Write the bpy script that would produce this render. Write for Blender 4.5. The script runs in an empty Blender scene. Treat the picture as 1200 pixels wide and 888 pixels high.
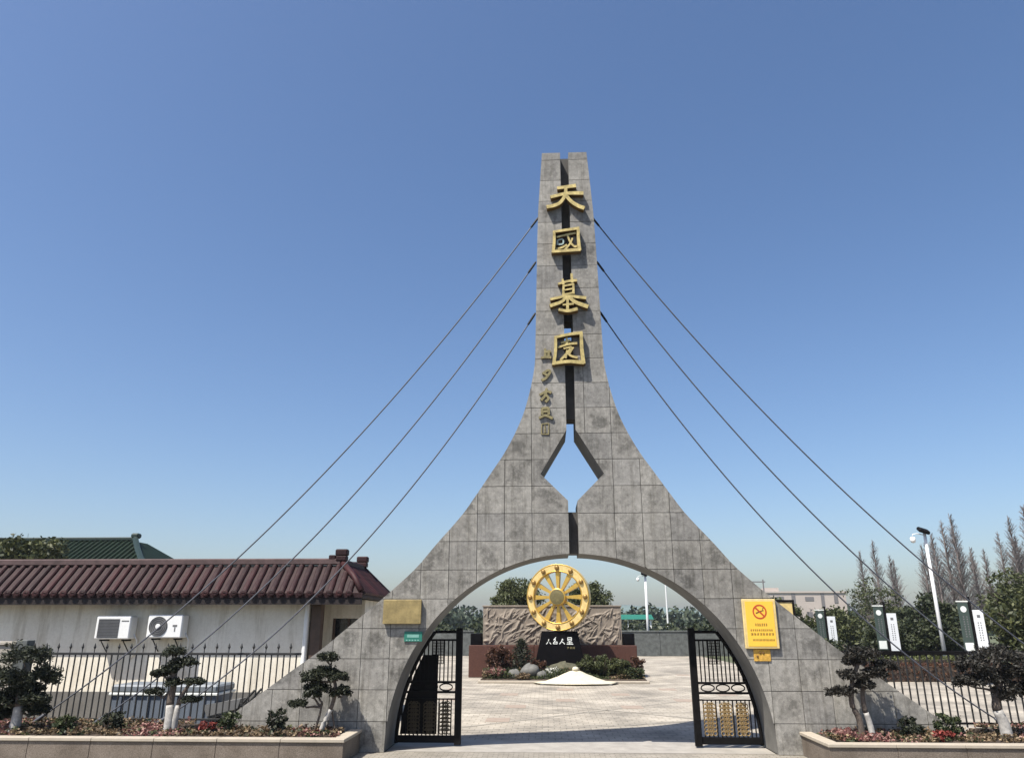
import bpy, math, random
import numpy as np
from mathutils import Vector, Matrix

# ---------------------------------------------------------------- camera, sky, sun, exposure
scene = bpy.context.scene
COL = scene.collection
cam_data = bpy.data.cameras.new('camera')
cam = bpy.data.objects.new('camera', cam_data)
COL.objects.link(cam)
cam.location = (-0.635, -16.5, 2.463)
cam.rotation_euler = (math.radians(90 + 18.05), 0, math.radians(2.44))
cam_data.sensor_width = 36.0
cam_data.lens = 876.75 / 1200 * 36.0
cam_data.clip_end = 3000
scene.camera = cam

KX, KY = 0.40, 0.42                       # ground shadow of a 1 m post
SUN_EL = math.atan(1 / math.hypot(KX, KY))
SUN_AZ = math.atan2(-KX, -KY)             # from +Y, clockwise
world = bpy.data.worlds.new('World')
scene.world = world
world.use_nodes = True
wn = world.node_tree
sky = wn.nodes.new('ShaderNodeTexSky')
sky.sky_type = 'NISHITA'
sky.sun_disc = False
sky.sun_elevation = SUN_EL
sky.sun_rotation = SUN_AZ
sky.altitude = 0
sky.air_density = 1.0
sky.dust_density = 1.9
sky.ozone_density = 2.0
wn.nodes['Background'].inputs['Strength'].default_value = 0.095
hsv = wn.nodes.new('ShaderNodeHueSaturation')
hsv.inputs['Saturation'].default_value = 1.12
wn.links.new(sky.outputs[0], hsv.inputs['Color'])
tint = wn.nodes.new('ShaderNodeMix'); tint.data_type = 'RGBA'; tint.blend_type = 'MULTIPLY'
tint.inputs[0].default_value = 1.0
tint.inputs[7].default_value = (1.0, 0.998, 1.045, 1)
wn.links.new(hsv.outputs[0], tint.inputs[6])
wn.links.new(tint.outputs[2], wn.nodes['Background'].inputs[0])
sun_d = bpy.data.lights.new('sun', 'SUN')
sun_d.energy = 5.0
sun_d.angle = math.radians(0.5)
sun_d.color = (1.0, 0.95, 0.87)
sun = bpy.data.objects.new('sun', sun_d)
COL.objects.link(sun)
sun.location = (-20, -20, 50)
sun.rotation_euler = Vector((KX, KY, -1)).to_track_quat('-Z', 'Y').to_euler()
scene.view_settings.view_transform = 'Standard'
scene.view_settings.look = 'None'
scene.view_settings.exposure = 0.72
scene.view_settings.gamma = 1.0
scene.view_settings.use_curve_mapping = False
scene.cycles.max_bounces = 6

R = random.Random(7)
NR = np.random.default_rng(11)

# ---------------------------------------------------------------- materials
MATS = {}
def base_mat(name, rough=0.7, metal=0.0, spec=0.4):
    m = bpy.data.materials.new(name)
    m.use_nodes = True
    b = m.node_tree.nodes['Principled BSDF']
    b.inputs['Roughness'].default_value = rough
    b.inputs['Metallic'].default_value = metal
    b.inputs['Specular IOR Level'].default_value = spec
    MATS[name] = m
    return m, m.node_tree, b

def noise(nt, scale, detail=4, rough=0.6, vec=None, dims=None):
    n = nt.nodes.new('ShaderNodeTexNoise')
    n.inputs['Scale'].default_value = scale
    n.inputs['Detail'].default_value = detail
    n.inputs['Roughness'].default_value = rough
    if vec: nt.links.new(vec, n.inputs['Vector'])
    return n
def ramp(nt, src, stops):
    r = nt.nodes.new('ShaderNodeValToRGB')
    e = r.color_ramp.elements
    while len(e) < len(stops): e.new(0.5)
    for k, (p, c) in enumerate(stops):
        e[k].position = p
        e[k].color = (*c, 1)
    nt.links.new(src, r.inputs[0])
    return r
def mixc(nt, a, b, fac, mode='MIX'):
    m = nt.nodes.new('ShaderNodeMix')
    m.data_type = 'RGBA'
    m.blend_type = mode
    for sock, v in ((m.inputs[6], a), (m.inputs[7], b), (m.inputs[0], fac)):
        if hasattr(v, 'links'): nt.links.new(v, sock)
        elif isinstance(v, tuple): sock.default_value = (*v, 1)
        else: sock.default_value = v
    return m.outputs[2]
def bump(nt, bsdf, h, strength=0.3, dist=0.02):
    b = nt.nodes.new('ShaderNodeBump')
    b.inputs['Strength'].default_value = strength
    b.inputs['Distance'].default_value = dist
    nt.links.new(h, b.inputs['Height'])
    nt.links.new(b.outputs[0], bsdf.inputs['Normal'])
def coords(nt, kind='Object', scale=None):
    t = nt.nodes.new('ShaderNodeTexCoord')
    if scale is None: return t.outputs[kind]
    mp = nt.nodes.new('ShaderNodeMapping')
    mp.inputs['Scale'].default_value = scale
    nt.links.new(t.outputs[kind], mp.inputs['Vector'])
    return mp.outputs[0]

def plain(name, c, rough=0.7, metal=0.0, spec=0.4, var=0.18, scale=6.0, bmp=0.0):
    m, nt, b = base_mat(name, rough, metal, spec)
    v = coords(nt)
    n = noise(nt, scale, 5, 0.65, v)
    r = ramp(nt, n.outputs['Fac'], [(0.3, tuple(x * (1 - var) for x in c)), (0.7, tuple(min(1, x * (1 + var)) for x in c))])
    nt.links.new(r.outputs[0], b.inputs['Base Color'])
    if bmp:
        n2 = noise(nt, scale * 8, 4, 0.6, v)
        bump(nt, b, n2.outputs['Fac'], bmp, 0.01)
    return m

def math_node(nt, op, a, b=None, clamp=False):
    n = nt.nodes.new('ShaderNodeMath'); n.operation = op; n.use_clamp = clamp
    for k, v in enumerate((a, b)):
        if v is None: continue
        if hasattr(v, 'links'): nt.links.new(v, n.inputs[k])
        else: n.inputs[k].default_value = v
    return n.outputs[0]
def granite():
    """each slab weathers on its own: a darker heart, paler lime-washed edges, rain streaks"""
    m, nt, b = base_mat('granite_slab', 0.75, 0, 0.3)
    tc = nt.nodes.new('ShaderNodeTexCoord')
    oi = nt.nodes.new('ShaderNodeObjectInfo')
    off = nt.nodes.new('ShaderNodeCombineXYZ')
    r50 = math_node(nt, 'MULTIPLY', oi.outputs['Random'], 57.0)
    for k in range(3): nt.links.new(r50, off.inputs[k])
    va = nt.nodes.new('ShaderNodeVectorMath'); va.operation = 'ADD'
    nt.links.new(tc.outputs['Object'], va.inputs[0]); nt.links.new(off.outputs[0], va.inputs[1])
    vs = va.outputs[0]
    blot = noise(nt, 2.4, 6, 0.66, vs)
    med = noise(nt, 9.0, 5, 0.72, vs)
    fine = noise(nt, 70, 2, 0.6, vs)
    big = noise(nt, 0.45, 3, 0.5, tc.outputs['Object'])
    streak = noise(nt, 1.0, 6, 0.7, coords(nt, 'Object', (9.0, 9.0, 0.5)))
    # distance to the slab edge, 0 at the joint
    sp = nt.nodes.new('ShaderNodeSeparateXYZ'); nt.links.new(tc.outputs['Generated'], sp.inputs[0])
    def ed(o): return math_node(nt, 'MINIMUM', o, math_node(nt, 'SUBTRACT', 1.0, o))
    e = math_node(nt, 'MINIMUM', ed(sp.outputs[0]), ed(sp.outputs[2]))
    heart = math_node(nt, 'ADD', math_node(nt, 'MULTIPLY', e, 0.7), math_node(nt, 'MULTIPLY', blot.outputs['Fac'], 1.35))
    hm_ = ramp(nt, heart, [(0.72, (0, 0, 0)), (0.92, (1, 1, 1))]).outputs[0]
    sel = ramp(nt, math_node(nt, 'FRACT', math_node(nt, 'MULTIPLY', oi.outputs['Random'], 7.31)), [(0.25, (0.10, 0.10, 0.10)), (0.85, (1, 1, 1))]).outputs[0]
    hm_ = mixc(nt, hm_, sel, 1.0, 'MULTIPLY')
    c0 = ramp(nt, blot.outputs['Fac'], [(0.35, (0.205, 0.199, 0.184)), (0.65, (0.315, 0.306, 0.284))]).outputs[0]
    c = mixc(nt, c0, (0.135, 0.131, 0.121), hm_)
    pale = ramp(nt, med.outputs['Fac'], [(0.50, (0, 0, 0)), (0.68, (1, 1, 1))]).outputs[0]
    c = mixc(nt, c, (0.42, 0.405, 0.37), mixc(nt, (0, 0, 0), pale, 0.5))
    dk = ramp(nt, med.outputs['Fac'], [(0.32, (0.52, 0.515, 0.49)), (0.46, (1, 1, 1))]).outputs[0]
    c = mixc(nt, c, dk, 0.7, 'MULTIPLY')
    st = ramp(nt, streak.outputs['Fac'], [(0.38, (0.60, 0.59, 0.56)), (0.50, (1, 1, 1))]).outputs[0]
    c = mixc(nt, c, st, 0.65, 'MULTIPLY')
    bb = ramp(nt, big.outputs['Fac'], [(0.38, (0.82, 0.815, 0.80)), (0.6, (1.06, 1.055, 1.04))]).outputs[0]
    c = mixc(nt, c, bb, 0.9, 'MULTIPLY')
    fr = ramp(nt, fine.outputs['Fac'], [(0.3, (0.78, 0.77, 0.76)), (0.7, (1.14, 1.14, 1.14))]).outputs[0]
    c = mixc(nt, c, fr, 0.7, 'MULTIPLY')
    rr = ramp(nt, oi.outputs['Random'], [(0.0, (0.86, 0.86, 0.87)), (0.5, (0.98, 0.97, 0.955)), (1.0, (1.10, 1.09, 1.07))]).outputs[0]
    c = mixc(nt, c, rr, 1.0, 'MULTIPLY')
    nt.links.new(c, b.inputs['Base Color'])
    bump(nt, b, fine.outputs['Fac'], 0.3, 0.006)
granite()

def planter_stone():
    m, nt, b = base_mat('planter_granite', 0.75, 0, 0.3)
    v = coords(nt)
    a = noise(nt, 60, 3, 0.7, v); d = noise(nt, 1.6, 5, 0.6, v)
    c = ramp(nt, a.outputs['Fac'], [(0.3, (0.085, 0.07, 0.055)), (0.5, (0.16, 0.132, 0.106)), (0.7, (0.24, 0.20, 0.163))]).outputs[0]
    dd = ramp(nt, d.outputs['Fac'], [(0.35, (0.6, 0.58, 0.55)), (0.6, (1, 1, 1))]).outputs[0]
    nt.links.new(mixc(nt, c, dd, 0.8, 'MULTIPLY'), b.inputs['Base Color'])
planter_stone()

def pavers(name, sx, sy, c1, c2, mortar, msize=0.012, off=0.5, patch=0.35):
    m, nt, b = base_mat(name, 0.8, 0, 0.25)
    v = coords(nt)
    br = nt.nodes.new('ShaderNodeTexBrick')
    br.offset = off
    br.inputs['Scale'].default_value = 1.0
    br.inputs['Brick Width'].default_value = sx
    br.inputs['Row Height'].default_value = sy
    br.inputs['Mortar Size'].default_value = msize
    br.inputs['Mortar Smooth'].default_value = 0.2
    br.inputs['Color1'].default_value = (*c1, 1)
    br.inputs['Color2'].default_value = (*c2, 1)
    br.inputs['Mortar'].default_value = (*mortar, 1)
    nt.links.new(v, br.inputs['Vector'])
    n = noise(nt, 0.55, 6, 0.65, v)
    nr = ramp(nt, n.outputs['Fac'], [(0.35, (1 - patch,) * 3), (0.62, (1.05, 1.04, 1.02))]).outputs[0]
    c = mixc(nt, br.outputs['Color'], nr, 0.8, 'MULTIPLY')
    n2 = noise(nt, 9, 5, 0.7, v)
    nr2 = ramp(nt, n2.outputs['Fac'], [(0.3, (0.82, 0.8, 0.78)), (0.7, (1.08, 1.08, 1.08))]).outputs[0]
    c = mixc(nt, c, nr2, 0.7, 'MULTIPLY')
    nt.links.new(c, b.inputs['Base Color'])
    bump(nt, b, br.outputs['Fac'], -0.25, 0.01)
pavers('plaza_paving', 0.30, 0.30, (0.42, 0.383, 0.322), (0.36, 0.326, 0.272), (0.25, 0.226, 0.187), 0.013, 0.5, 0.62)
pavers('apron_paving', 0.20, 0.10, (0.31, 0.285, 0.245), (0.26, 0.238, 0.20), (0.14, 0.13, 0.11), 0.008)
plain('threshold_stone', (0.29, 0.268, 0.235), 0.8, var=0.2, scale=2.5, bmp=0.2)
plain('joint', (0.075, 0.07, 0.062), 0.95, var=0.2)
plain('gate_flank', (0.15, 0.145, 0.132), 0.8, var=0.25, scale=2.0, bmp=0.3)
plain('recess_shade_stone', (0.07, 0.066, 0.06), 0.85, var=0.3, scale=3.0)  # shade inside the slit is put into this darkened stone colour
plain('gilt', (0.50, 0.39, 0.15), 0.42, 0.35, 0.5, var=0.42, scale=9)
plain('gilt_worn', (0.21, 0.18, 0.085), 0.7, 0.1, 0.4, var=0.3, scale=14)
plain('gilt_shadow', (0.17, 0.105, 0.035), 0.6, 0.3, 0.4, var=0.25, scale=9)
plain('verdigris', (0.28, 0.36, 0.33), 0.6, 0.2, 0.4, var=0.3, scale=14)
plain('wheel_gold', (0.62, 0.40, 0.085), 0.33, 0.6, 0.5, var=0.12, scale=4)
plain('wheel_rim_gold', (0.70, 0.52, 0.21), 0.42, 0.3, 0.5, var=0.2, scale=5)
plain('hub_bronze', (0.12, 0.10, 0.04), 0.6, 0.1, var=0.25, scale=10)
plain('boss_bronze', (0.28, 0.17, 0.05), 0.45, 0.5, var=0.2, scale=10)
plain('bronze_plate', (0.26, 0.20, 0.085), 0.55, 0.15, var=0.35, scale=5, bmp=0.15)
plain('bronze_edge', (0.07, 0.05, 0.02), 0.6, 0.3)
plain('black_iron', (0.006, 0.0055, 0.0055), 0.65, 0.0, 0.1, var=0.3)
plain('iron_grey', (0.022, 0.022, 0.022), 0.6, 0.0, 0.3, var=0.3)
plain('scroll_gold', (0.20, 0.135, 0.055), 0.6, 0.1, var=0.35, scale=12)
plain('cable_steel', (0.085, 0.09, 0.105), 0.55, 0.2, var=0.2, scale=3)
plain('yellow_sign', (0.80, 0.48, 0.055), 0.45, var=0.04, scale=3)
plain('yellow_sign_frame', (0.62, 0.47, 0.20), 0.5, var=0.15, scale=8)
plain('rust_yellow', (0.50, 0.29, 0.05), 0.7, var=0.4, scale=14)
plain('sign_red', (0.45, 0.07, 0.02), 0.5, var=0.1)
plain('sign_ink', (0.16, 0.08, 0.02), 0.6, var=0.1)
plain('teal_sign', (0.02, 0.15, 0.11), 0.5, var=0.15, scale=20)
plain('teal_pale', (0.16, 0.34, 0.29), 0.5)
plain('pale_mark', (0.70, 0.72, 0.68), 0.5, var=0.06)
def render_mat():
    m, nt, b = base_mat('white_render', 0.9, 0, 0.2)
    v = coords(nt)
    n = noise(nt, 0.8, 5, 0.6, v); st = noise(nt, 1.0, 6, 0.7, coords(nt, 'Object', (3.5, 3.5, 0.35))); f = noise(nt, 14, 4, 0.7, v)
    c = ramp(nt, n.outputs['Fac'], [(0.3, (0.68, 0.63, 0.53)), (0.7, (0.79, 0.745, 0.64))]).outputs[0]
    s1 = ramp(nt, st.outputs['Fac'], [(0.36, (0.66, 0.63, 0.58)), (0.52, (1, 1, 1))]).outputs[0]
    c = mixc(nt, c, s1, 0.7, 'MULTIPLY')
    s2 = ramp(nt, f.outputs['Fac'], [(0.3, (0.88, 0.87, 0.85)), (0.6, (1, 1, 1))]).outputs[0]
    nt.links.new(mixc(nt, c, s2, 0.8, 'MULTIPLY'), b.inputs['Base Color'])
render_mat()
plain('grey_plinth', (0.13, 0.125, 0.115), 0.9, var=0.2, scale=2)
def tile_mat(name, c, dust):
    m, nt, b = base_mat(name, 0.62, 0, 0.25)
    v = coords(nt, 'Object'); oi = nt.nodes.new('ShaderNodeObjectInfo')
    n = noise(nt, 9, 6, 0.7, v); n2 = noise(nt, 2.2, 5, 0.7, v)
    base = ramp(nt, n2.outputs['Fac'], [(0.3, tuple(x*.6 for x in c)), (0.7, tuple(x*1.35 for x in c))]).outputs[0]
    rr = ramp(nt, oi.outputs['Random'], [(0, (0.6, 0.6, 0.62)), (0.6, (1, 1, 1)), (1, (1.5, 1.4, 1.35))]).outputs[0]
    base = mixc(nt, base, rr, 1.0, 'MULTIPLY')
    dm = ramp(nt, n.outputs['Fac'], [(0.52, (0, 0, 0)), (0.72, (1, 1, 1))]).outputs[0]
    base = mixc(nt, base, dust, mixc(nt, (0, 0, 0), dm, 0.5))
    nt.links.new(base, b.inputs['Base Color']); bump(nt, b, n.outputs['Fac'], 0.4, 0.01)
tile_mat('roof_tile', (0.026, 0.0078, 0.0085), (0.065, 0.038, 0.035))
tile_mat('roof_pan', (0.016, 0.006, 0.0065), (0.03, 0.018, 0.016))
plain('ridge_cement', (0.075, 0.048, 0.046), 0.8, var=0.35, scale=4)
plain('dark_fascia', (0.014, 0.009, 0.008), 0.7)
plain('brown_column', (0.085, 0.055, 0.038), 0.6, var=0.2)
plain('window_glass', (0.015, 0.018, 0.02), 0.08, 0.0, 0.6, var=0.1)
plain('white_plastic', (0.72, 0.72, 0.70), 0.45, var=0.05)
plain('grille_grey', (0.13, 0.13, 0.13), 0.6, var=0.1)
plain('dumpster_blue', (0.115, 0.135, 0.165), 0.55, var=0.15, scale=3)
plain('dumpster_lid', (0.16, 0.18, 0.20), 0.5, var=0.15, scale=3)
plain('rubber', (0.02, 0.02, 0.02), 0.8)
plain('coping_stone', (0.36, 0.315, 0.25), 0.75, var=0.10, scale=4, bmp=0.1)
plain('soil', (0.055, 0.04, 0.03), 1.0, var=0.4, scale=10, bmp=0.6)
plain('earth_ground', (0.075, 0.085, 0.045), 1.0, var=0.35, scale=0.15)
plain('asphalt', (0.055, 0.055, 0.055), 0.9, var=0.2, scale=3)
plain('bark', (0.10, 0.08, 0.065), 0.95, var=0.35, scale=25, bmp=0.5)
plain('whitewash', (0.34, 0.325, 0.30), 0.9, var=0.35, scale=12)
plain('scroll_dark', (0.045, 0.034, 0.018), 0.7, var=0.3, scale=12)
plain('twig', (0.17, 0.145, 0.135), 0.95, var=0.2)
plain('relief_stone', (0.205, 0.172, 0.138), 0.85, var=0.22, scale=3, bmp=0.3)
plain('red_granite', (0.075, 0.034, 0.025), 0.65, 0, 0.2, var=0.22, scale=14)
plain('black_granite', (0.004, 0.0035, 0.004), 0.5, 0, 0.06, var=0.3)
plain('boulder', (0.12, 0.118, 0.108), 0.85, var=0.25, scale=5, bmp=0.4)
plain('mossy_rock', (0.075, 0.072, 0.045), 0.9, var=0.4, scale=6, bmp=0.5)
plain('pale_stone', (0.50, 0.455, 0.34), 0.85, var=0.16, scale=6, bmp=0.3)
plain('dark_boundary_stone', (0.085, 0.092, 0.088), 0.85, var=0.4, scale=3, bmp=0.3)
plain('green_tile', (0.006, 0.015, 0.008), 0.7, 0, 0.15, var=0.4, scale=3)
plain('green_tile_dark', (0.012, 0.025, 0.02), 0.5, var=0.3)
plain('white_pole', (0.66, 0.66, 0.65), 0.4, var=0.04)
plain('banner_green', (0.045, 0.065, 0.055), 0.5, var=0.12)
plain('banner_white', (0.68, 0.70, 0.71), 0.5, var=0.05)
plain('far_render', (0.42, 0.365, 0.325), 0.9, var=0.08, scale=0.3)
plain('far_window', (0.16, 0.15, 0.15), 0.5)
plain('inlay_stone', (0.27, 0.215, 0.17), 0.8, var=0.2, scale=4)
plain('inlay_band', (0.235, 0.215, 0.18), 0.8, var=0.2, scale=4)
plain('teal_canopy', (0.04, 0.26, 0.20), 0.6, var=0.1)
plain('pale_wall', (0.34, 0.31, 0.26), 0.9, var=0.15, scale=2)
plain('hill_green', (0.10, 0.14, 0.13), 1.0, var=0.3, scale=0.03)

def leaf_mat(name, lo, mid, hi, trans=0.2, rough=0.55):
    m, nt, b = base_mat(name, rough, 0, 0.3)
    g = nt.nodes.new('ShaderNodeNewGeometry')
    r = ramp(nt, g.outputs['Random Per Island'], [(0.0, lo), (0.55, mid), (1.0, hi)])
    nt.links.new(r.outputs[0], b.inputs['Base Color'])
    t = nt.nodes.new('ShaderNodeBsdfTranslucent')
    nt.links.new(r.outputs[0], t.inputs['Color'])
    mx = nt.nodes.new('ShaderNodeMixShader')
    mx.inputs[0].default_value = trans
    out = nt.nodes['Material Output']
    nt.links.new(b.outputs[0], mx.inputs[1]); nt.links.new(t.outputs[0], mx.inputs[2])
    nt.links.new(mx.outputs[0], out.inputs['Surface'])
leaf_mat('leaf_bonsai', (0.009, 0.013, 0.008), (0.024, 0.030, 0.017), (0.06, 0.064, 0.035), 0.15)
leaf_mat('leaf_purple', (0.011, 0.011, 0.009), (0.026, 0.025, 0.020), (0.058, 0.050, 0.040), 0.15)
leaf_mat('leaf_shrub', (0.018, 0.026, 0.012), (0.04, 0.055, 0.022), (0.08, 0.09, 0.035))
leaf_mat('leaf_evergreen', (0.022, 0.030, 0.011), (0.050, 0.058, 0.021), (0.095, 0.10, 0.034))
leaf_mat('leaf_dark', (0.016, 0.023, 0.012), (0.036, 0.046, 0.022), (0.07, 0.08, 0.036))
leaf_mat('leaf_olive', (0.03, 0.038, 0.014), (0.06, 0.07, 0.025), (0.10, 0.11, 0.045))
leaf_mat('leaf_lime', (0.05, 0.06, 0.015), (0.09, 0.105, 0.03), (0.15, 0.16, 0.055))
leaf_mat('leaf_red', (0.09, 0.018, 0.014), (0.20, 0.035, 0.028), (0.30, 0.08, 0.06))
leaf_mat('leaf_rust', (0.035, 0.015, 0.009), (0.07, 0.03, 0.018), (0.12, 0.06, 0.03))
leaf_mat('leaf_bed', (0.04, 0.03, 0.015), (0.12, 0.08, 0.045), (0.36, 0.27, 0.16))
leaf_mat('leaf_pink', (0.09, 0.03, 0.028), (0.20, 0.085, 0.075), (0.40, 0.26, 0.21))
leaf_mat('leaf_far', (0.025, 0.04, 0.025), (0.05, 0.07, 0.045), (0.085, 0.10, 0.06), 0.1)
leaf_mat('petal_white', (0.45, 0.45, 0.38), (0.6, 0.6, 0.52), (0.75, 0.75, 0.68))

# ---------------------------------------------------------------- mesh helpers
class MB:
    def __init__(s): s.v = []; s.f = []; s.m = []
    def add(s, vs, fs, mi=0):
        o = len(s.v); s.v += [tuple(map(float, p)) for p in vs]
        s.f += [tuple(i + o for i in f) for f in fs]; s.m += [mi] * len(fs)
        return s
    def box(s, x0, x1, y0, y1, z0, z1, mi=0, M=None):
        vs = [(x0,y0,z0),(x1,y0,z0),(x1,y1,z0),(x0,y1,z0),(x0,y0,z1),(x1,y0,z1),(x1,y1,z1),(x0,y1,z1)]
        if M is not None: vs = [M @ Vector(p) for p in vs]
        return s.add(vs, [(0,3,2,1),(4,5,6,7),(0,1,5,4),(1,2,6,5),(2,3,7,6),(3,0,4,7)], mi)
    def bbox(s, x0, x1, y0, y1, z0, z1, b=0.01, mi=0, M=None):
        """box with chamfered edges"""
        vs = []; 
        for sx in (0, 1):
            for sy in (0, 1):
                for sz in (0, 1):
                    X = (x0, x1)[sx]; Y = (y0, y1)[sy]; Z = (z0, z1)[sz]
                    ix = X + (b if sx == 0 else -b); iy = Y + (b if sy == 0 else -b); iz = Z + (b if sz == 0 else -b)
                    vs += [(X, iy, iz), (ix, Y, iz), (ix, iy, Z)]
        def i(sx, sy, sz, k): return (sx * 4 + sy * 2 + sz) * 3 + k
        fs = []
        fs += [(i(0,0,0,0), i(0,0,1,0), i(0,1,1,0), i(0,1,0,0)), (i(1,0,0,0), i(1,1,0,0), i(1,1,1,0), i(1,0,1,0)),
               (i(0,0,0,1), i(1,0,0,1), i(1,0,1,1), i(0,0,1,1)), (i(0,1,0,1), i(0,1,1,1), i(1,1,1,1), i(1,1,0,1)),
               (i(0,0,0,2), i(0,1,0,2), i(1,1,0,2), i(1,0,0,2)), (i(0,0,1,2), i(1,0,1,2), i(1,1,1,2), i(0,1,1,2))]
        for a in (0, 1):
            for c in (0, 1):
                fs.append((i(a,c,0,0), i(a,c,0,1), i(a,c,1,1), i(a,c,1,0)))
                fs.append((i(a,0,c,0), i(a,0,c,2), i(a,1,c,2), i(a,1,c,0)))
                fs.append((i(0,a,c,1), i(0,a,c,2), i(1,a,c,2), i(1,a,c,1)))
                for e in (0, 1): fs.append((i(a,c,e,0), i(a,c,e,1), i(a,c,e,2)))
        if M is not None: vs = [M @ Vector(p) for p in vs]
        return s.add(vs, fs, mi)
    def prism(s, pts, y0, y1, mi=0, mside=None):
        """closed outline in x,z pushed from y0 (front) to y1"""
        n = len(pts); mside = mi if mside is None else mside
        s.add([(x, y0, z) for x, z in pts] + [(x, y1, z) for x, z in pts], [], mi)
        o = len(s.v) - 2 * n
        s.f.append(tuple(range(o, o + n))); s.m.append(mi)
        s.f.append(tuple(range(o + 2 * n - 1, o + n - 1, -1))); s.m.append(mside)
        for k in range(n):
            j = (k + 1) % n
            s.f.append((o + k, o + n + k, o + n + j, o + j)); s.m.append(mside)
        return s
    def tube(s, pts, rad, n=6, mi=0, cap=True):
        pts = [Vector(p) for p in pts]
        rs = rad if isinstance(rad, (list, tuple)) else [rad] * len(pts)
        o = len(s.v); up = Vector((0, 0, 1))
        for k, p in enumerate(pts):
            d = (pts[min(k + 1, len(pts) - 1)] - pts[max(k - 1, 0)]).normalized()
            ref = up if abs(d.z) < 0.93 else Vector((0, 1, 0))
            a = d.cross(ref).normalized(); b = a.cross(d)
            for q in range(n):
                t = 2 * math.pi * q / n
                s.v.append(tuple(p + (a * math.cos(t) + b * math.sin(t)) * rs[k]))
        for k in range(len(pts) - 1):
            for q in range(n):
                a0 = o + k * n + q; a1 = o + k * n + (q + 1) % n
                s.f.append((a0, a1, a1 + n, a0 + n)); s.m.append(mi)
        if cap:
            s.f.append(tuple(o + q for q in range(n - 1, -1, -1))); s.m.append(mi)
            e = o + (len(pts) - 1) * n
            s.f.append(tuple(e + q for q in range(n))); s.m.append(mi)
        return s
    def lathe(s, prof, c, axis='Z', n=16, mi=0):
        """prof: (radius, height along axis)"""
        o = len(s.v); c = Vector(c)
        for r, h in prof:
            for q in range(n):
                t = 2 * math.pi * q / n
                u, w = r * math.cos(t), r * math.sin(t)
                p = {'Z': (u, w, h), 'Y': (u, h, w), 'X': (h, u, w)}[axis]
                s.v.append(tuple(c + Vector(p)))
        for k in range(len(prof) - 1):
            for q in range(n):
                a0 = o + k * n + q; a1 = o + k * n + (q + 1) % n
                s.f.append((a0, a1, a1 + n, a0 + n)); s.m.append(mi)
        s.f.append(tuple(o + q for q in range(n - 1, -1, -1))); s.m.append(mi)
        e = o + (len(prof) - 1) * n
        s.f.append(tuple(e + q for q in range(n))); s.m.append(mi)
        return s
    def arr(s, vs, fs, mi=0):
        o = len(s.v); s.v += vs.tolist(); s.f += (fs + o).tolist(); s.m += [mi] * len(fs); return s
    def mesh(s, name, mats):
        me = bpy.data.meshes.new(name)
        me.from_pydata(s.v, [], s.f)
        for m in (mats if isinstance(mats, (list, tuple)) else [mats]): me.materials.append(MATS[m])
        if any(s.m): me.polygons.foreach_set('material_index', s.m)
        me.update()
        return me
    def build(s, name, mats, parent=None, smooth=False, loc=None):
        me = s.mesh(name, mats)
        if smooth: me.polygons.foreach_set('use_smooth', [True] * len(me.polygons))
        return place(name, me, parent, loc)

def place(name, me, parent=None, loc=None, rotz=0, scale=None):
    o = bpy.data.objects.new(name, me)
    COL.objects.link(o)
    if parent: o.parent = parent
    if loc is not None: o.location = loc
    if rotz: o.rotation_euler = (0, 0, rotz)
    if scale is not None: o.scale = scale
    return o
def tag(o, label, cat, group=None, kind=None):
    o['label'] = label; o['category'] = cat
    if group: o['group'] = group
    if kind: o['kind'] = kind
    return o
def thing(name, label, cat, loc=(0, 0, 0), rotz=0, group=None):
    return tag(place(name, None, None, loc, rotz), label, cat, group)
def struct(o):
    o['kind'] = 'structure'; return o

def fixn(o):
    import bmesh
    bm = bmesh.new(); bm.from_mesh(o.data); bmesh.ops.recalc_face_normals(bm, faces=bm.faces[:]); bm.to_mesh(o.data); bm.free()
    return o

# leaf clouds: many small diamond faces
def leaf_arrays(P, size, flat=0.0, aspect=0.45, rng=NR):
    n = len(P)
    a = rng.normal(size=(n, 3)); a[:, 2] *= (1 - flat); a /= np.linalg.norm(a, axis=1)[:, None] + 1e-9
    b = rng.normal(size=(n, 3)); b -= (b * a).sum(1)[:, None] * a
    b /= np.linalg.norm(b, axis=1)[:, None] + 1e-9
    sz = size * rng.uniform(0.6, 1.35, size=(n, 1))
    V = np.empty((n, 4, 3))
    V[:, 0] = P - a * sz; V[:, 1] = P + b * sz * aspect; V[:, 2] = P + a * sz; V[:, 3] = P - b * sz * aspect
    F = np.arange(n * 4).reshape(n, 4)
    return V.reshape(-1, 3), F
def ball(n, c, r, rng=NR, shell=0.35):
    d = rng.normal(size=(n, 3)); d /= np.linalg.norm(d, axis=1)[:, None]
    q = (shell + (1 - shell) * rng.random(n)) ** 0.6
    return np.array(c) + d * q[:, None] * np.array(r)
def crown_points(c, r, nclump, per, cr, rng=NR, low=-0.5):
    """clumps spread over an ellipsoid, leaves spread in each clump"""
    out = []
    for k in range(nclump):
        while True:
            d = rng.normal(size=3); d /= np.linalg.norm(d)
            if d[2] > low: break
        q = rng.uniform(0.45, 1.0)
        cc = np.array(c) + d * q * np.array(r)
        s = cr * rng.uniform(0.6, 1.25)
        out.append(ball(int(per * rng.uniform(0.6, 1.3)), cc, (s, s, s * 0.75), rng, 0.1))
    return np.concatenate(out)

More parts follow.
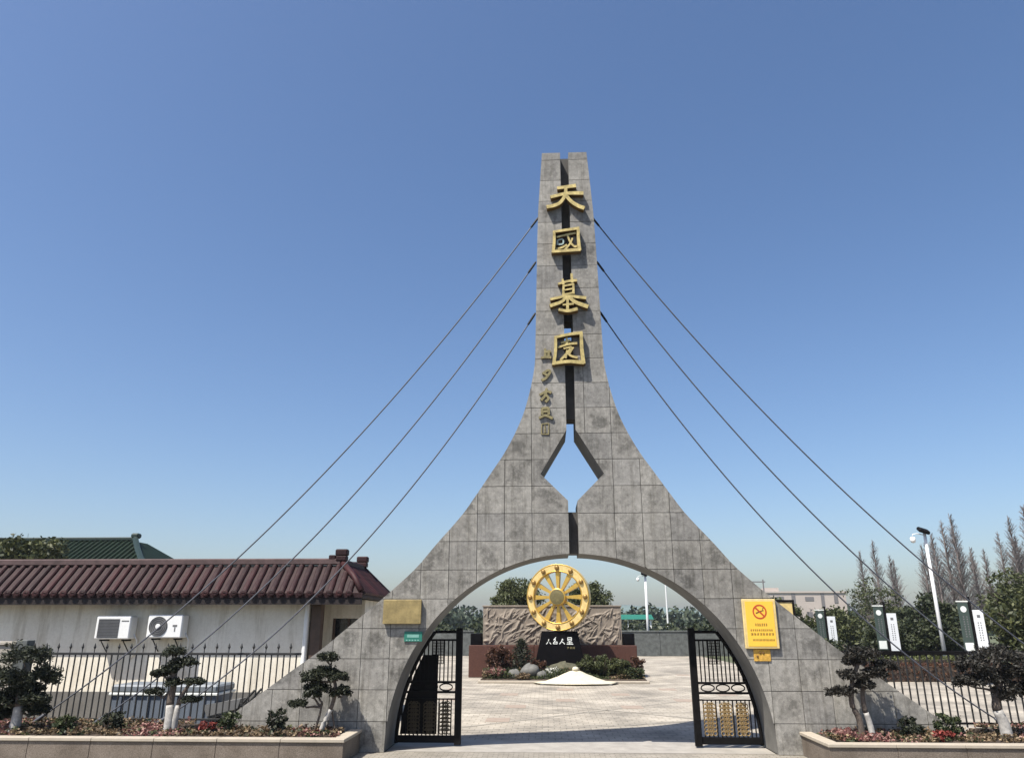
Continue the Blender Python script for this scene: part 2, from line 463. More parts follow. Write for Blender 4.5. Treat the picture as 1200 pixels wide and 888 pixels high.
def smooth_line(pts, n=6):
    pts = [np.array(p, float) for p in pts]
    if len(pts) < 3: return pts
    q = [2 * pts[0] - pts[1]] + pts + [2 * pts[-1] - pts[-2]]
    out = []
    for k in range(1, len(q) - 2):
        for t in np.linspace(0, 1, n, endpoint=False):
            p0, p1, p2, p3 = q[k-1], q[k], q[k+1], q[k+2]
            out.append(0.5 * (2*p1 + (p2-p0)*t + (2*p0-5*p1+4*p2-p3)*t*t + (3*p1-p0-3*p2+p3)*t**3))
    out.append(pts[-1])
    return out
def brush(mb, pts, w, y0, y1, mi=0, mside=None, taper=(0.8, 1.0), smooth=True):
    """one written stroke: a ribbon in x,z pushed out of the wall"""
    L = smooth_line(pts, 5) if smooth else [np.array(p, float) for p in pts]
    n = len(L); left = []; right = []
    for k, p in enumerate(L):
        d = L[min(k+1, n-1)] - L[max(k-1, 0)]; d = d / (np.linalg.norm(d) + 1e-9)
        nn = np.array((-d[1], d[0])); t = k / max(1, n - 1)
        ww = w * 0.5 * (taper[0] + (taper[1] - taper[0]) * t)
        left.append(tuple(p + nn * ww)); right.append(tuple(p - nn * ww))
    o = len(mb.v)
    for k in range(n): mb.v += [(left[k][0], y0, left[k][1]), (right[k][0], y0, right[k][1]), (left[k][0], y1, left[k][1]), (right[k][0], y1, right[k][1])]
    ms = mi if mside is None else mside
    for k in range(n - 1):
        a = o + 4*k; b = a + 4
        mb.f += [(a, b, b+1, a+1), (a, a+2, b+2, b), (a+1, b+1, b+3, a+3), (a+2, a+3, b+3, b+2)]
        mb.m += [mi, ms, ms, ms]
    e = o + 4*(n-1)
    mb.f += [(o, o+1, o+3, o+2), (e, e+2, e+3, e+1)]; mb.m += [ms, ms]

def sheet(name, x0, x1, y0, y1, z, mat):
    return struct(MB().add([(x0,y0,z),(x1,y0,z),(x1,y1,z),(x0,y1,z)], [(0,1,2,3)]).build(name, mat))

# ================================================================ THE SETTING
sheet('ground', -1500, 1500, -200, 2500, -0.030, 'earth_ground')
sheet('road', -80, 80, -60, -6.0, -0.020, 'asphalt')
apron = sheet('pavement', -60, 60, -6.0, 0.12, -0.008, 'apron_paving')
sheet('threshold', -3.9, 3.9, 0.12, 1.75, -0.004, 'threshold_stone')
plaza = sheet('plaza', -45, 60, 1.75, 47, -0.010, 'plaza_paving')
# inlaid stones of the plaza
inl = MB().bbox(-0.32, 0.32, -0.42, 0.42, -0.012, 0.0, 0.003).mesh('inlay_stone', 'inlay_stone')
for (x, y) in [(0, 10.9), (-2.0, 13.0), (2.05, 13.1), (-1.6, 8.85), (2.0, 8.8), (4.0, 11.0), (4.1, 15.4), (-1.95, 5.4), (-3.9, 11), (0.1, 15.2), (5.9, 13.2), (5.9, 18.5), (6.2, 24), (-4.2, 15.2), (12.2, 14.2), (10.3, 10.0), (8.4, 7.8)]:
    place('inlay_stone', inl, plaza, (x, y, -0.002))
for (a, b) in [((-3.4, 3.2), (8.5, 15.5)), ((4.4, 5.0), (-6.2, 14.5)), ((-7, 6.8), (9, 7.6)), ((1.5, 4.5), (9.5, 8.5))]:
    d = Vector((b[0]-a[0], b[1]-a[1], 0)); n = Vector((-d.y, d.x, 0)).normalized() * 0.05
    A = Vector((*a, -0.005)); B = Vector((*b, -0.005))
    MB().add([A-n, B-n, B+n, A+n], [(0,1,2,3)]).build('inlay_band', 'inlay_band', plaza)

# ================================================================ THE MEMORIAL GATE
T = 1.2                                             # thickness
OUT = np.array([(0,8.12),(.66,7.13),(1.5,5.96),(1.88,5.42),(2.35,4.84),(2.63,4.5),(2.98,4.08),(3.56,3.44),(4.12,2.96),(4.73,2.43),(5.25,2.07),(5.7,1.77),(6.08,1.52),(6.55,1.27),(7.0,1.08),(7.53,.93),(8.17,.81),(8.76,.785),(9.5,.765),(11,.725),(12.1,.69),(12.67,.655),(13.93,.57)])
def outer(z):
    # smooth monotone interpolation
    Z = OUT[:, 0]; X = OUT[:, 1]
    z = min(max(z, Z[0]), Z[-1]); k = int(min(np.searchsorted(Z, z, 'right') - 1, len(Z) - 2))
    def sl(i):
        if i == 0: return (X[1]-X[0])/(Z[1]-Z[0])
        if i == len(Z)-1: return (X[-1]-X[-2])/(Z[-1]-Z[-2])
        return (X[i+1]-X[i-1])/(Z[i+1]-Z[i-1])
    h = Z[k+1]-Z[k]; t = (z-Z[k])/h
    return ((2*t**3-3*t*t+1)*X[k] + (t**3-2*t*t+t)*h*sl(k) + (-2*t**3+3*t*t)*X[k+1] + (t**3-t*t)*h*sl(k+1))
def inner(z):
    if z < 3.879: return max(0.105, 3.92 * math.sqrt(max(0, 1 - (z / 3.88) ** 2)))
    if z < 5.02: return 0.105
    if z < 5.615: return 0.105 + (z - 5.02) / 0.595 * 0.6
    if z < 6.62: return 0.705 - (z - 5.615) / 1.005 * 0.6
    return 0.105
ROWS = [0.0] + [0.56 + 0.598 * k for k in range(23)] + [13.93]
ZB = [3.879, 5.02, 5.615, 6.62]

gate = thing('memorial_gate', 'tall grey granite memorial arch with split tower and gold characters', 'gate')
# the body behind the slabs
def zlevels(z0, z1, k=16):
    z = sorted(set(list(np.linspace(z0, z1, k)) + [b for b in ZB if z0 < b < z1]))
    return z
lv = zlevels(0, 13.925, 150)
lv = sorted(set(lv + [3.88 * math.cos(a) for a in np.linspace(0.03, 0.5, 18)]))
body = MB()
for s in (-1, 1):
    o = len(body.v)
    for z in lv:
        xi, xo = s * inner(z), s * (outer(z) - 0.004)
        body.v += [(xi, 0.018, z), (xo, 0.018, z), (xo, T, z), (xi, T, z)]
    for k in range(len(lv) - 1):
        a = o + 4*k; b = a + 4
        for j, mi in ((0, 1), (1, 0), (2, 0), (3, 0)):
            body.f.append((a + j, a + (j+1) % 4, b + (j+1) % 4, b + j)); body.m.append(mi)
    e = o + 4*(len(lv)-1)
    body.f += [(o, o+3, o+2, o+1), (e, e+1, e+2, e+3)]; body.m += [0, 0]
fixn(body.build('body', ['gate_flank', 'joint'], gate))
# facing slabs, one mesh each
G2 = 0.006
def slab_runs(x0, x1, z0, z1):
    def lr(z): return max(x0 + G2, inner(z)), min(x1 - G2, outer(z))
    zs = zlevels(z0, z1, 14)
    ref = []
    for k in range(len(zs) - 1):
        ref.append(zs[k])
        a, b = zs[k], zs[k+1]
        va = lr(a)[1] - lr(a)[0] > 0.004; vb = lr(b)[1] - lr(b)[0] > 0.004
        if va != vb:
            for _ in range(14):
                m = (a + b) / 2; vm = lr(m)[1] - lr(m)[0] > 0.004
                if vm == va: a = m
                else: b = m
            ref.append(a if va else b)
    ref.append(zs[-1])
    runs = []; cur = []
    for z in ref:
        l, r = lr(z)
        if r - l > 0.0035: cur.append((z, l, r))
        elif cur: runs.append(cur); cur = []
    if cur: runs.append(cur)
    return [q for q in runs if len(q) > 1 and q[-1][0] - q[0][0] > 0.02]
def simplify(pts):
    out = []
    n = len(pts)
    for k in range(n):
        a, b, c = pts[k-1], pts[k], pts[(k+1) % n]
        if abs((b[0]-a[0])*(c[1]-a[1]) - (b[1]-a[1])*(c[0]-a[0])) > 2e-6: out.append(b)
    return out
nsl = 0
for s in (-1, 1):
    for k in range(len(ROWS) - 1):
        z0, z1 = ROWS[k] + (G2 if k else 0), ROWS[k+1] - (G2 if k < len(ROWS)-2 else 0)
        xmax = max(outer(z0), outer(z1))
        cuts = [0.0]
        if s == 1 and 6.4 < z0 < 8.3: cuts.append(0.31)
        x = 0.9
        while x < xmax - 0.13:
            cuts.append(x); x += 0.6
        cuts.append(xmax + 0.05)
        for c in range(len(cuts) - 1):
            for run in slab_runs(cuts[c] - (G2 if c == 0 else 0), cuts[c+1], z0, z1):
                pts = [(s * r, z) for z, l, r in run] + [(s * l, z) for z, l, r in reversed(run)]
                pts = simplify(pts)
                if len(pts) < 3: continue
                ar = 0.5 * abs(sum(pts[i-1][0]*pts[i][1] - pts[i][0]*pts[i-1][1] for i in range(len(pts))))
                if ar < 0.004: continue
                if s == 1: pts = pts[::-1]
                dy = R.uniform(-0.003, 0.003)
                MB().prism(pts[::-1], dy, 0.02, 0).build('slab', 'granite_slab', gate); nsl += 1
# panels closing the slit
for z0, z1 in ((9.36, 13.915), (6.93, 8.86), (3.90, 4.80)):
    MB().box(-0.1045, 0.1045, 0.25, 0.70, z0, z1).build('slit_panel', 'recess_shade_stone', gate)
# gold characters
TIAN = [([(-.2,12.8),(.27,12.86)],.10),([(-.37,12.55),(.04,12.64),(.45,12.64)],.10),([(.02,12.84),(-.01,12.59),(-.14,12.38),(-.31,12.3),(-.47,12.27)],.095),([(.0,12.6),(.15,12.4),(.31,12.28),(.46,12.21)],.105)]
GUO = [([(-.32,11.57),(.32,11.66)],.075),([(-.30,11.58),(-.30,11.31),(-.335,11.0)],.075),([(.29,11.66),(.29,11.33),(.31,11.05)],.085),([(-.34,11.03),(-.01,11.05),(.33,11.07)],.085),
       ([(-.24,11.45),(-.02,11.51),(.23,11.56)],.055),([(-.22,11.38),(-.22,11.25)],.05),([(-.22,11.38),(-.09,11.40),(-.09,11.28),(-.2,11.26)],.04),([(-.26,11.13),(-.11,11.17),(.01,11.24)],.055),([(.02,11.53),(.09,11.31),(.19,11.19),(.25,11.2)],.055),([(.15,11.42),(.08,11.26),(-.04,11.11),(-.1,11.05)],.05)]
MU = [([(-.23,10.17),(.01,10.24),(.23,10.26)],.065),([(-.12,10.30),(-.1,10.15)],.06),([(.1,10.44),(.11,10.2)],.065),([(-.1,10.12),(-.11,9.87)],.06),([(-.11,10.11),(.14,10.16)],.055),([(.135,10.17),(.13,9.9)],.06),([(-.1,10.0),(.12,10.04)],.045),([(-.1,9.89),(.13,9.93)],.05),
      ([(-.42,9.77),(-.02,9.84),(.43,9.79)],.075),([(-.02,9.85),(-.16,9.70),(-.43,9.60)],.085),([(.01,9.83),(.18,9.68),(.47,9.56)],.10),([(-.01,9.8),(-.02,9.48)],.07),([(-.13,9.62),(.13,9.64)],.05),([(-.23,9.5),(-.01,9.46),(.22,9.51)],.08)]
YUAN = [([(-.34,8.80),(-.02,8.87),(.32,8.91)],.075),([(-.31,8.82),(-.32,8.47),(-.37,8.12)],.075),([(.285,8.91),(.29,8.51),(.32,8.14)],.09),([(-.38,8.16),(-.03,8.2),(.33,8.17)],.09),
        ([(-.19,8.68),(.03,8.75)],.055),([(-.26,8.57),(-.02,8.65),(.19,8.67)],.06),([(-.05,8.82),(-.05,8.62)],.055),([(-.13,8.54),(.05,8.57),(-.03,8.46),(-.21,8.25)],.055),([(-.05,8.5),(-.09,8.3)],.05),([(-.05,8.43),(.05,8.35),(.19,8.31)],.06),([(.1,8.57),(.0,8.42)],.05)]
def writing(name, strokes, y0, y1, mats, parent, label=None, step=0.002):
    mb = MB()
    for k, (pts, w) in enumerate(strokes):
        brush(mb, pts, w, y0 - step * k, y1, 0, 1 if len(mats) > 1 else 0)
    o = fixn(mb.build(name, mats, parent))
    if label: o['label'] = label
    return o
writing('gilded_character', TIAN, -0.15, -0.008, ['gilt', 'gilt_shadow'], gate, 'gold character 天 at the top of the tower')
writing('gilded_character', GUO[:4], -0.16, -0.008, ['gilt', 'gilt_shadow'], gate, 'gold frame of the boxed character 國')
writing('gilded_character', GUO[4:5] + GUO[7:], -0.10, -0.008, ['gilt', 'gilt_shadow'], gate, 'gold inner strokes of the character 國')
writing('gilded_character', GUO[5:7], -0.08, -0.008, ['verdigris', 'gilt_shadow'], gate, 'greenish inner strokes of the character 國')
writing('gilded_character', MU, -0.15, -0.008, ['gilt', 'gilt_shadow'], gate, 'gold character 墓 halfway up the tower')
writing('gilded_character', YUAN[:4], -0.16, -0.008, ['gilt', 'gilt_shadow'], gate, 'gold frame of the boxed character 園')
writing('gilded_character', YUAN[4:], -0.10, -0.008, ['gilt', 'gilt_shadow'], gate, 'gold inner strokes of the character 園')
SM = [[[(-.66,8.34),(-.55,8.36),(-.42,8.35)],[(-.56,8.57),(-.56,8.37)],[(-.48,8.53),(-.48,8.37)],[(-.56,8.48),(-.43,8.5)]],
      [[(-.63,7.95),(-.51,8.03),(-.45,8.0),(-.54,7.86),(-.65,7.79)],[(-.6,7.97),(-.5,7.89)]],
      [[(-.7,7.44),(-.54,7.52),(-.43,7.49)],[(-.54,7.6),(-.57,7.44),(-.67,7.31)],[(-.55,7.44),(-.5,7.35),(-.57,7.27)]],
      [[(-.65,7.12),(-.5,7.13)],[(-.5,7.13),(-.5,6.97)],[(-.65,7.12),(-.65,6.97)],[(-.65,7.04),(-.5,7.05)],[(-.72,6.89),(-.58,6.95),(-.41,6.88)]],
      [[(-.66,6.76),(-.5,6.77)],[(-.5,6.77),(-.51,6.52)],[(-.67,6.52),(-.5,6.52)],[(-.66,6.76),(-.67,6.52)],[(-.59,6.73),(-.59,6.55)]]]
for k, st in enumerate(SM):
    writing('signature_character', [(p, 0.062 if k < 4 else 0.026) for p in st], -0.045 if k < 4 else -0.018, -0.006, ['gilt_worn', 'gilt_shadow'], gate, step=0.0015)

# stay cables
CAB = [(-.69,12.4,-11.7,'topmost'),(-.775,11.12,-10.35,'middle'),(-.80,9.72,-9.0,'lowest'),(.69,12.4,11.5,'topmost'),(.775,11.12,10.15,'middle'),(.80,9.76,8.85,'lowest')]
for x0, z0, x1, nm in CAB:
    side = 'left' if x0 < 0 else 'right'
    c = thing('stay_cable', f'{nm} of the three steel stay cables sloping down the {side} side of the tower', 'cable', (x1, 0.6, 0.40), 0, 'stay cables of the gate tower')
    pts = []
    for t in np.linspace(0, 1, 40):
        pts.append((x0 + (x1-x0)*t - x1, 0.0, z0 + (0.40-z0)*t - 4*1.1*t*(1-t) - 0.40))
    MB().tube(pts, 0.016, 6).build('wire_rope', 'cable_steel', c, True)
    d = (Vector(pts[1]) - Vector(pts[0])).normalized(); p0 = Vector(pts[0])
    MB().tube([p0 - d*0.03, p0 + d*0.05, p0 + d*0.30, p0 + d*0.34], [0.02, 0.03, 0.028, 0.018], 8).build('socket', 'iron_grey', c, True)
    d = (Vector(pts[-2]) - Vector(pts[-1])).normalized()
    MB().tube([Vector((0,0,-0.06)), d*0.10, d*0.34, d*0.4], [0.04, 0.04, 0.035, 0.022], 8).build('turnbuckle', 'cable_steel', c, True)

# plaques and signs on the gate
pl = thing('bronze_plaque', 'weathered bronze plaque fixed on the left leg of the gate', 'plaque', (-3.65, -0.06, 2.69))
MB().bbox(-.405, .405, -.052, -.005, -.245, .245, .008).build('plate', 'bronze_plate', pl)
MB().box(-.395, .395, -.005, .055, -.235, .235).build('backing', 'bronze_edge', pl)
ts = thing('teal_sign', 'small teal number plate below the bronze plaque', 'sign', (-3.41, -0.012, 2.195))
MB().bbox(-.19, .19, -.012, .008, -.10, .10, .004).build('plate', 'teal_sign', ts)
MB().box(-.13, .12, -.015, -.012, -.02, .04).build('pale_band', 'teal_pale', ts)
mk = MB()
for k in range(5): mk.box(-.15 + .06*k, -.115 + .06*k, -.0145, -.012, -.085, -.06)
mk.build('lettering', 'teal_pale', ts)['kind'] = 'stuff'
ys = thing('yellow_notice', 'yellow no-smoking notice board on the right leg of the gate', 'sign', (3.795, -0.05, 2.45))
MB().bbox(-.345, .345, -.02, .035, -.485, .485, .01).build('frame', 'yellow_sign_frame', ys)
MB().box(-.285, .285, -.027, -.02, -.44, .44).build('panel', 'yellow_sign', ys)
sm = MB()
for k in range(40):
    a0, a1 = 2*math.pi*k/40, 2*math.pi*(k+1)/40
    q = [(r*math.cos(a), .235 + r*math.sin(a)) for r, a in ((.115,a0),(.145,a0),(.145,a1),(.115,a1))]
    sm.add([(x, -.030, z) for x, z in q], [(0,1,2,3)])
M = Matrix.Translation((0, -.0305, .235)) @ Matrix.Rotation(math.radians(45), 4, 'Y')
sm.box(-.125, .125, 0, .001, -.016, .016, 0, M)
fixn(sm.build('prohibition_ring', 'sign_red', ys))
ci = MB(); M = Matrix.Translation((0, -.0290, .235)) @ Matrix.Rotation(math.radians(-20), 4, 'Y')
ci.box(-.085, .05, 0, .001, -.013, .013, 0, M); ci.box(.055, .085, 0, .001, -.013, .013, 0, M)
ci.tube([(.075,-.0285,.27),(.06,-.0285,.295),(.08,-.0285,.315)], .007, 4)
ci.build('cigarette_symbol', 'sign_ink', ys)
def text_row(parent, x0, x1, z, h, n, mat='sign_ink', y=-.0285, seed=1):
    rr = random.Random(seed); mb = MB(); w = (x1-x0)/n
    for k in range(n):
        xa = x0 + k*w; g = w*0.82
        for q in range(3): mb.box(xa + rr.uniform(0, g*.2), xa + g - rr.uniform(0, g*.2), y, y+.0012, z + h*(q/2.6), z + h*(q/2.6) + h*.16)
        for q in range(2): 
            xx = xa + g*rr.uniform(.15, .8); mb.box(xx, xx + g*.14, y-.0006, y+.0008, z, z + h*rr.uniform(.7, 1))
    o = mb.build('lettering', mat, parent); o['kind'] = 'stuff'; return o
text_row(ys, -.12, .14, -.045, .055, 6, seed=2)
text_row(ys, -.22, .24, -.145, .04, 11, seed=3)
text_row(ys, -.22, .26, -.225, .045, 8, seed=4)
text_row(ys, -.19, .26, -.335, .04, 16, seed=5)
ru = thing('rusty_bracket_plate', 'rust stained yellow plate showing below the yellow notice', 'plate', (3.78, -0.012, 1.84))
MB().bbox(-.17, .17, -.012, .008, -.115, .115, .004).build('plate', 'rust_yellow', ru)
bo = MB()
for x, z in ((-.04,.05),(.02,.045),(-.1,-.02)): bo.lathe([(.022,0),(.022,-.012),(.012,-.018)], (x, -.012, z), 'Y', 8)
fixn(bo.build('bolt', 'sign_ink', ru))

# ================================================================ IRON GATE LEAVES
def ring(mb, c, r, rad, n=10):
    pts = [(c[0] + r*math.cos(2*math.pi*k/n), c[1], c[2] + r*math.sin(2*math.pi*k/n)) for k in range(n+1)]
    mb.tube(pts, rad, 4, cap=False)
def gate_leaf(s, label, dark=False):
    y = 0.86
    g = thing('iron_gate_leaf', label, 'gate', (s*2.53, y, 0), 0, 'iron gate leaves under the arch')
    ox = s*2.53
    def X(x): return s*x - ox
    def RR(z): return 3.84 * math.sqrt(max(0, 1 - (z / 3.80) ** 2))
    def bx(x0, x1, z0, z1, d=0.025, dy=0.0):
        a, b = sorted((X(x0), X(x1))); return MB().bbox(a, b, -d+dy, d+dy, z0, z1, 0.004)
    bx(2.46, 2.60, 0.02, 2.36, 0.06).build('stile', 'black_iron', g)
    zt = 2.28
    bx(2.60, RR(zt), zt - .03, zt + .03).build('top_rail', 'black_iron', g)
    bx(2.60, RR(2.12), 2.09, 2.13).build('upper_rail', 'black_iron', g)
    MB().tube([(X(RR(z)), 0, z) for z in np.linspace(zt, 0.05, 22)], 0.04, 6).build('curved_rail', 'black_iron', g, True)
    for z in (1.25, 1.05): bx(2.60, RR(z) - .01, z - .022, z + .022).build('middle_rail', 'black_iron', g)
    bx(2.60, RR(.92) - .01, .90, .925).build('middle_rail', 'black_iron', g)
    bx(2.60, RR(.2) - .01, .06, .20, 0.03).build('bottom_rail', 'black_iron', g)
    x = 2.68; k = 0
    while x < 3.80:
        ztop = min(2.09, 3.80 * math.sqrt(max(0, 1 - (x / 3.84) ** 2)) - .02)
        if ztop > 1.30: bx(x - .013, x + .013, 1.275, ztop, .011).build('bar', 'black_iron', g)
        if ztop > 0.25: bx(x - .013, x + .013, 0.20, min(.90, ztop), .011).build('bar', 'black_iron', g)
        k += 1; x += 0.088
    # dense square grille in the upper half
    mb = MB()
    for x in np.arange(2.88, 3.10, .035):
        a = X(x); mb.box(a-.006, a+.006, .013, .022, 1.62, 2.09)
    for z in np.arange(1.62, 2.09, .06):
        a, b = sorted((X(2.87), X(3.11))); mb.box(a, b, .024, .030, z, z+.012)
    mb.build('grille', 'black_iron', g)
    # lens ornaments between the middle rails
    mb = MB()
    for x in (2.80, 3.12, 3.44):
        pts = [(X(x + .14*math.cos(t)), 0, 1.15 + .07*math.sin(t)) for t in np.linspace(0, 2*math.pi, 17)]
        mb.tube(pts, .014, 4, cap=False)
    mb.build('lens_ornament', 'black_iron', g)
    # gilded scroll columns
    for x in (2.80, 3.14, 3.48):
        mb = MB(); z = .27
        while z < .84 and RR(z + .1) - .14 > x:
            for dx in (-.085, 0.0, .085):
                ring(mb, (X(x + dx), -.02, z), .042, .011); ring(mb, (X(x + dx*.7), -.022, z + .045), .025, .009, 8)
            z += .075
        mb.tube([(X(x), -.02, .22), (X(x), -.02, z)], .012, 5)
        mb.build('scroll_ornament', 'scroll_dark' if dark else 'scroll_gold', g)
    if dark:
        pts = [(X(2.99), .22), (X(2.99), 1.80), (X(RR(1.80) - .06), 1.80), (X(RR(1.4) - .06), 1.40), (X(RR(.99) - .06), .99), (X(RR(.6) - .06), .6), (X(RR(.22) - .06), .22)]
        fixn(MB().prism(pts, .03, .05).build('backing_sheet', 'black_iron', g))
    return g
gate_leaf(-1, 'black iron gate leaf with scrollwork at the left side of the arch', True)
gate_leaf(1, 'black iron gate leaf with gilt scrollwork at the right side of the arch')

# ================================================================ PLANTERS
PZ = 0.42
def planter(s, xe, label, yf):
    """s side, xe inner end, runs out of the picture"""
    p = thing('planter', label, 'planter', (s*xe, yf, 0), 0, 'stone planters before the gate')
    def bx(mb, x0, x1, y0, y1, z0, z1, b=0.006):
        a, c = sorted((s*x0 - s*xe, s*x1 - s*xe)); return mb.bbox(a, c, y0 - yf, y1 - yf, z0, z1, b)
    xo = 17.0; x = xe + .02; k = 0
    while x < xo - .1:
        x2 = min(x + 1.2, xo)
        bx(MB(), x + .003, x2 - .003, yf + .03, yf + .12, -0.005, PZ - .062).build('panel', 'planter_granite', p)
        bx(MB(), x - .02 + .002, x2 - .02 - .002, yf, yf + .24, PZ - .06, PZ, .008).build('coping', 'coping_stone', p)
        x = x2
    bx(MB(), xe + .03, xe + .12, yf + .124, -.02, -0.005, PZ - .062).build('end_panel', 'planter_granite', p)
    bx(MB(), xe, xe + .24, yf + .243, -.006, PZ - .06, PZ, .008).build('coping', 'coping_stone', p)
    so = MB(); bx(so, xe + .13, 8.2, yf + .13, -.01, 0, .375, .01); bx(so, 8.203, 17, yf + .13, 1.10, 0, .374, .01)
    so.build('soil', 'soil', p)
    return p
planter(-1, 4.38, 'long granite planter with pale coping in front of the left gate leg', -1.42)
planter(1, 4.36, 'granite planter with pale coping in front of the right gate leg', -1.60)

def bedding(name, label, x0, x1, y0, y1, n, seed, reds):
    rng = np.random.default_rng(seed)
    mb = MB()
    gx = rng.uniform(x0, x1, n); gy = rng.uniform(y0, y1, n)
    keep = ~((np.abs(gx) < 8.2) & (gy > -0.03))
    gx, gy = gx[keep], gy[keep]
    kind = rng.random(len(gx))
    patch = np.sin(gx*1.7 + seed) + 0.6*np.sin(gx*4.1 + gy*2)
    cls = np.where(patch + rng.normal(0, .6, len(gx)) > reds, 1, 0); cls = np.where(kind > .82, 2, cls)
    for c in (0, 1, 2):
        P0 = np.stack([gx, gy], 1)[cls == c]
        if not len(P0): continue
        pts = []
        for x, y in P0:
            h = rng.uniform(.03, .13)
            q = rng.normal(0, .035, (9, 3)); q[:, 2] = np.abs(q[:, 2])*.8
            pts.append(q + np.array((x, y, .385 + h*.6)))
        V, F = leaf_arrays(np.concatenate(pts), 0.032, 0.5, .6, rng)
        mb.arr(V, F, c)
    o = mb.build(name, ['leaf_bed', 'leaf_pink', 'leaf_shrub'])
    return tag(o, label, 'flowers', kind='stuff')
bedding('bedding_plants', 'low pinkish bedding plants covering the left planter', -16.5, -4.65, -1.15, 1.0, 2300, 3, 0.8)
bedding('bedding_plants', 'low red and yellow bedding plants covering the right planter', 4.65, 14.5, -1.33, 1.0, 2300, 5, 0.6)

# ================================================================ BONSAI TREES AND SHRUBS IN THE PLANTERS
def limb(mb, a, b, r0, r1, rng, n=5, wob=0.05, mi=0):
    a, b = np.array(a, float), np.array(b, float)
    pts = [a + (b-a)*t + rng.normal(0, wob, 3)*math.sin(math.pi*t) for t in np.linspace(0, 1, n)]
    mb.tube(pts, list(np.linspace(r0, r1, n)), 7, mi)
    return pts
def bonsai(name, label, base, trunks, pads, leaf, n_per=900, size=.045, seed=1):
    """trunks: point lists (relative to base), radius, height of whitewash; pads: (dx,dy,dz, rx,ry,rz)"""
    rng = np.random.default_rng(seed)
    t = thing(name, label, 'tree', base)
    for pts, r0, r1, hw in trunks:
        L = smooth_line(pts, 5); n = len(L); rr = np.linspace(r0, r1, n)
        low = [p for p in L if p[2] <= hw]; kk = max(2, len(low))
        if hw > 0:
            MB().tube(L[:kk], list(rr[:kk]*1.04), 8).build('whitewashed_trunk', 'whitewash', t, True)
            MB().tube(L[kk-1:], list(rr[kk-1:]), 8).build('trunk', 'bark', t, True)
        else:
            MB().tube(L, list(rr), 8).build('trunk', 'bark', t, True)
    tops = [np.array(q) for tr in trunks for q in smooth_line(tr[0], 5)[4:]]
    mb = MB()
    for px, py, pz, rx, ry, rz in pads:
        c = np.array((px, py, pz))
        q = min(tops, key=lambda a: np.linalg.norm(a - c) + (0.5 if a[2] > c[2] else 0))
        limb(mb, q, c - np.array((0, 0, rz*.4)), .026, .012, rng, 5, .03)
    mb.build('branches', 'bark', t)
    for px, py, pz, rx, ry, rz in pads:
        P = crown_points((0, 0, 0), (rx*.82, ry*.82, rz*.75), 30, n_per*1.7/30, min(rx, ry)*.33, rng, -0.35)
        V, F = leaf_arrays(P, size*.8, .3, .38, rng)
        MB().arr(V, F).build('foliage_pad', leaf, t, loc=(px, py, pz))
    return t
B = 0.37
bonsai('cloud_pruned_tree', 'dark bushy tree with whitewashed trunk at the left end of the left planter', (-11.25, -.6, B),
       [([(0,0,0),(.02,0,.3),(-.02,.03,.62),(.02,0,1.0)], .11, .06, .52)],
       [(-.05,0,1.45,.55,.5,.32),(.28,.1,1.05,.42,.42,.28),(-.35,-.05,1.0,.5,.45,.3),(.3,-.05,.62,.33,.35,.16),(-.35,0,.6,.42,.4,.24),(.02,.1,.80,.45,.4,.25),(-.75,.05,.9,.4,.4,.5),(-.42,.1,.36,.34,.3,.22),(.34,.15,.42,.28,.28,.18),(-.05,.3,.45,.4,.25,.3)], 'leaf_bonsai', 1200, .05, 21)
bonsai('cloud_pruned_tree', 'bonsai with sparse dark pads before the blue-grey dumpster', (-8.12, -.6, B),
       [([(0,0,0),(.0,0,.3),(-.03,.02,.6),(.0,0,.95),(-.06,0,1.4)], .10, .05, .55), ([(.10,.02,0),(.13,0,.35),(.16,.02,.65),(.3,0,.9)], .07, .035, .55)],
       [(-.08,0,1.53,.34,.32,.12),(.12,.05,1.33,.30,.3,.14),(-.30,0,1.12,.22,.22,.10),(.40,0,.97,.30,.26,.07),(.42,-.05,.64,.22,.2,.07),(-.36,.03,.78,.20,.2,.08),(-.1,0,1.2,.22,.25,.16),(.0,.0,.95,.2,.2,.12)], 'leaf_bonsai', 800, .04, 22)
bonsai('cloud_pruned_tree', 'leaning bonsai with whitewashed trunk and rounded pads at the planter end', (-5.10, -.55, B),
       [([(0,0,0),(.10,0,.28),(.2,.02,.52),(.26,0,.85),(.15,0,1.2)], .052, .03, .48), ([(-.14,.05,0),(-.05,.05,.3),(.0,.03,.55)], .028, .018, 0), ([(.3,.1,0),(.24,.08,.25),(.2,.04,.45)], .022, .018, 0)],
       [(.04,0,1.42,.28,.26,.13),(-.22,0,1.05,.30,.28,.20),(.30,0,1.06,.24,.24,.15),(-.08,.05,.86,.34,.28,.18),(.38,0,.78,.22,.22,.17),(-.50,0,.57,.24,.2,.09),(.05,0,1.14,.26,.26,.18),(-.2,-.03,.74,.2,.2,.14)], 'leaf_bonsai', 900, .04, 23)
bonsai('cloud_pruned_tree', 'two-stemmed cloud-pruned bonsai in the right planter against the gate leg', (5.36, -.6, B),
       [([(0,0,0),(-.02,0,.35),(-.12,0,.62),(-.06,0,1.0),(.1,0,1.35)], .065, .04, 0), ([(.20,.0,0),(.17,.02,.3),(.1,.0,.6),(.14,0,1.1)], .062, .04, .48)],
       [(.22,0,1.50,.44,.36,.16),(-.14,0,1.12,.27,.25,.12),(-.30,0,.83,.34,.26,.11),(.40,0,1.15,.38,.32,.17),(.60,0,1.30,.26,.26,.15),(.05,.1,1.38,.3,.28,.16),(.16,.0,.95,.22,.2,.12)], 'leaf_purple', 950, .04, 24)
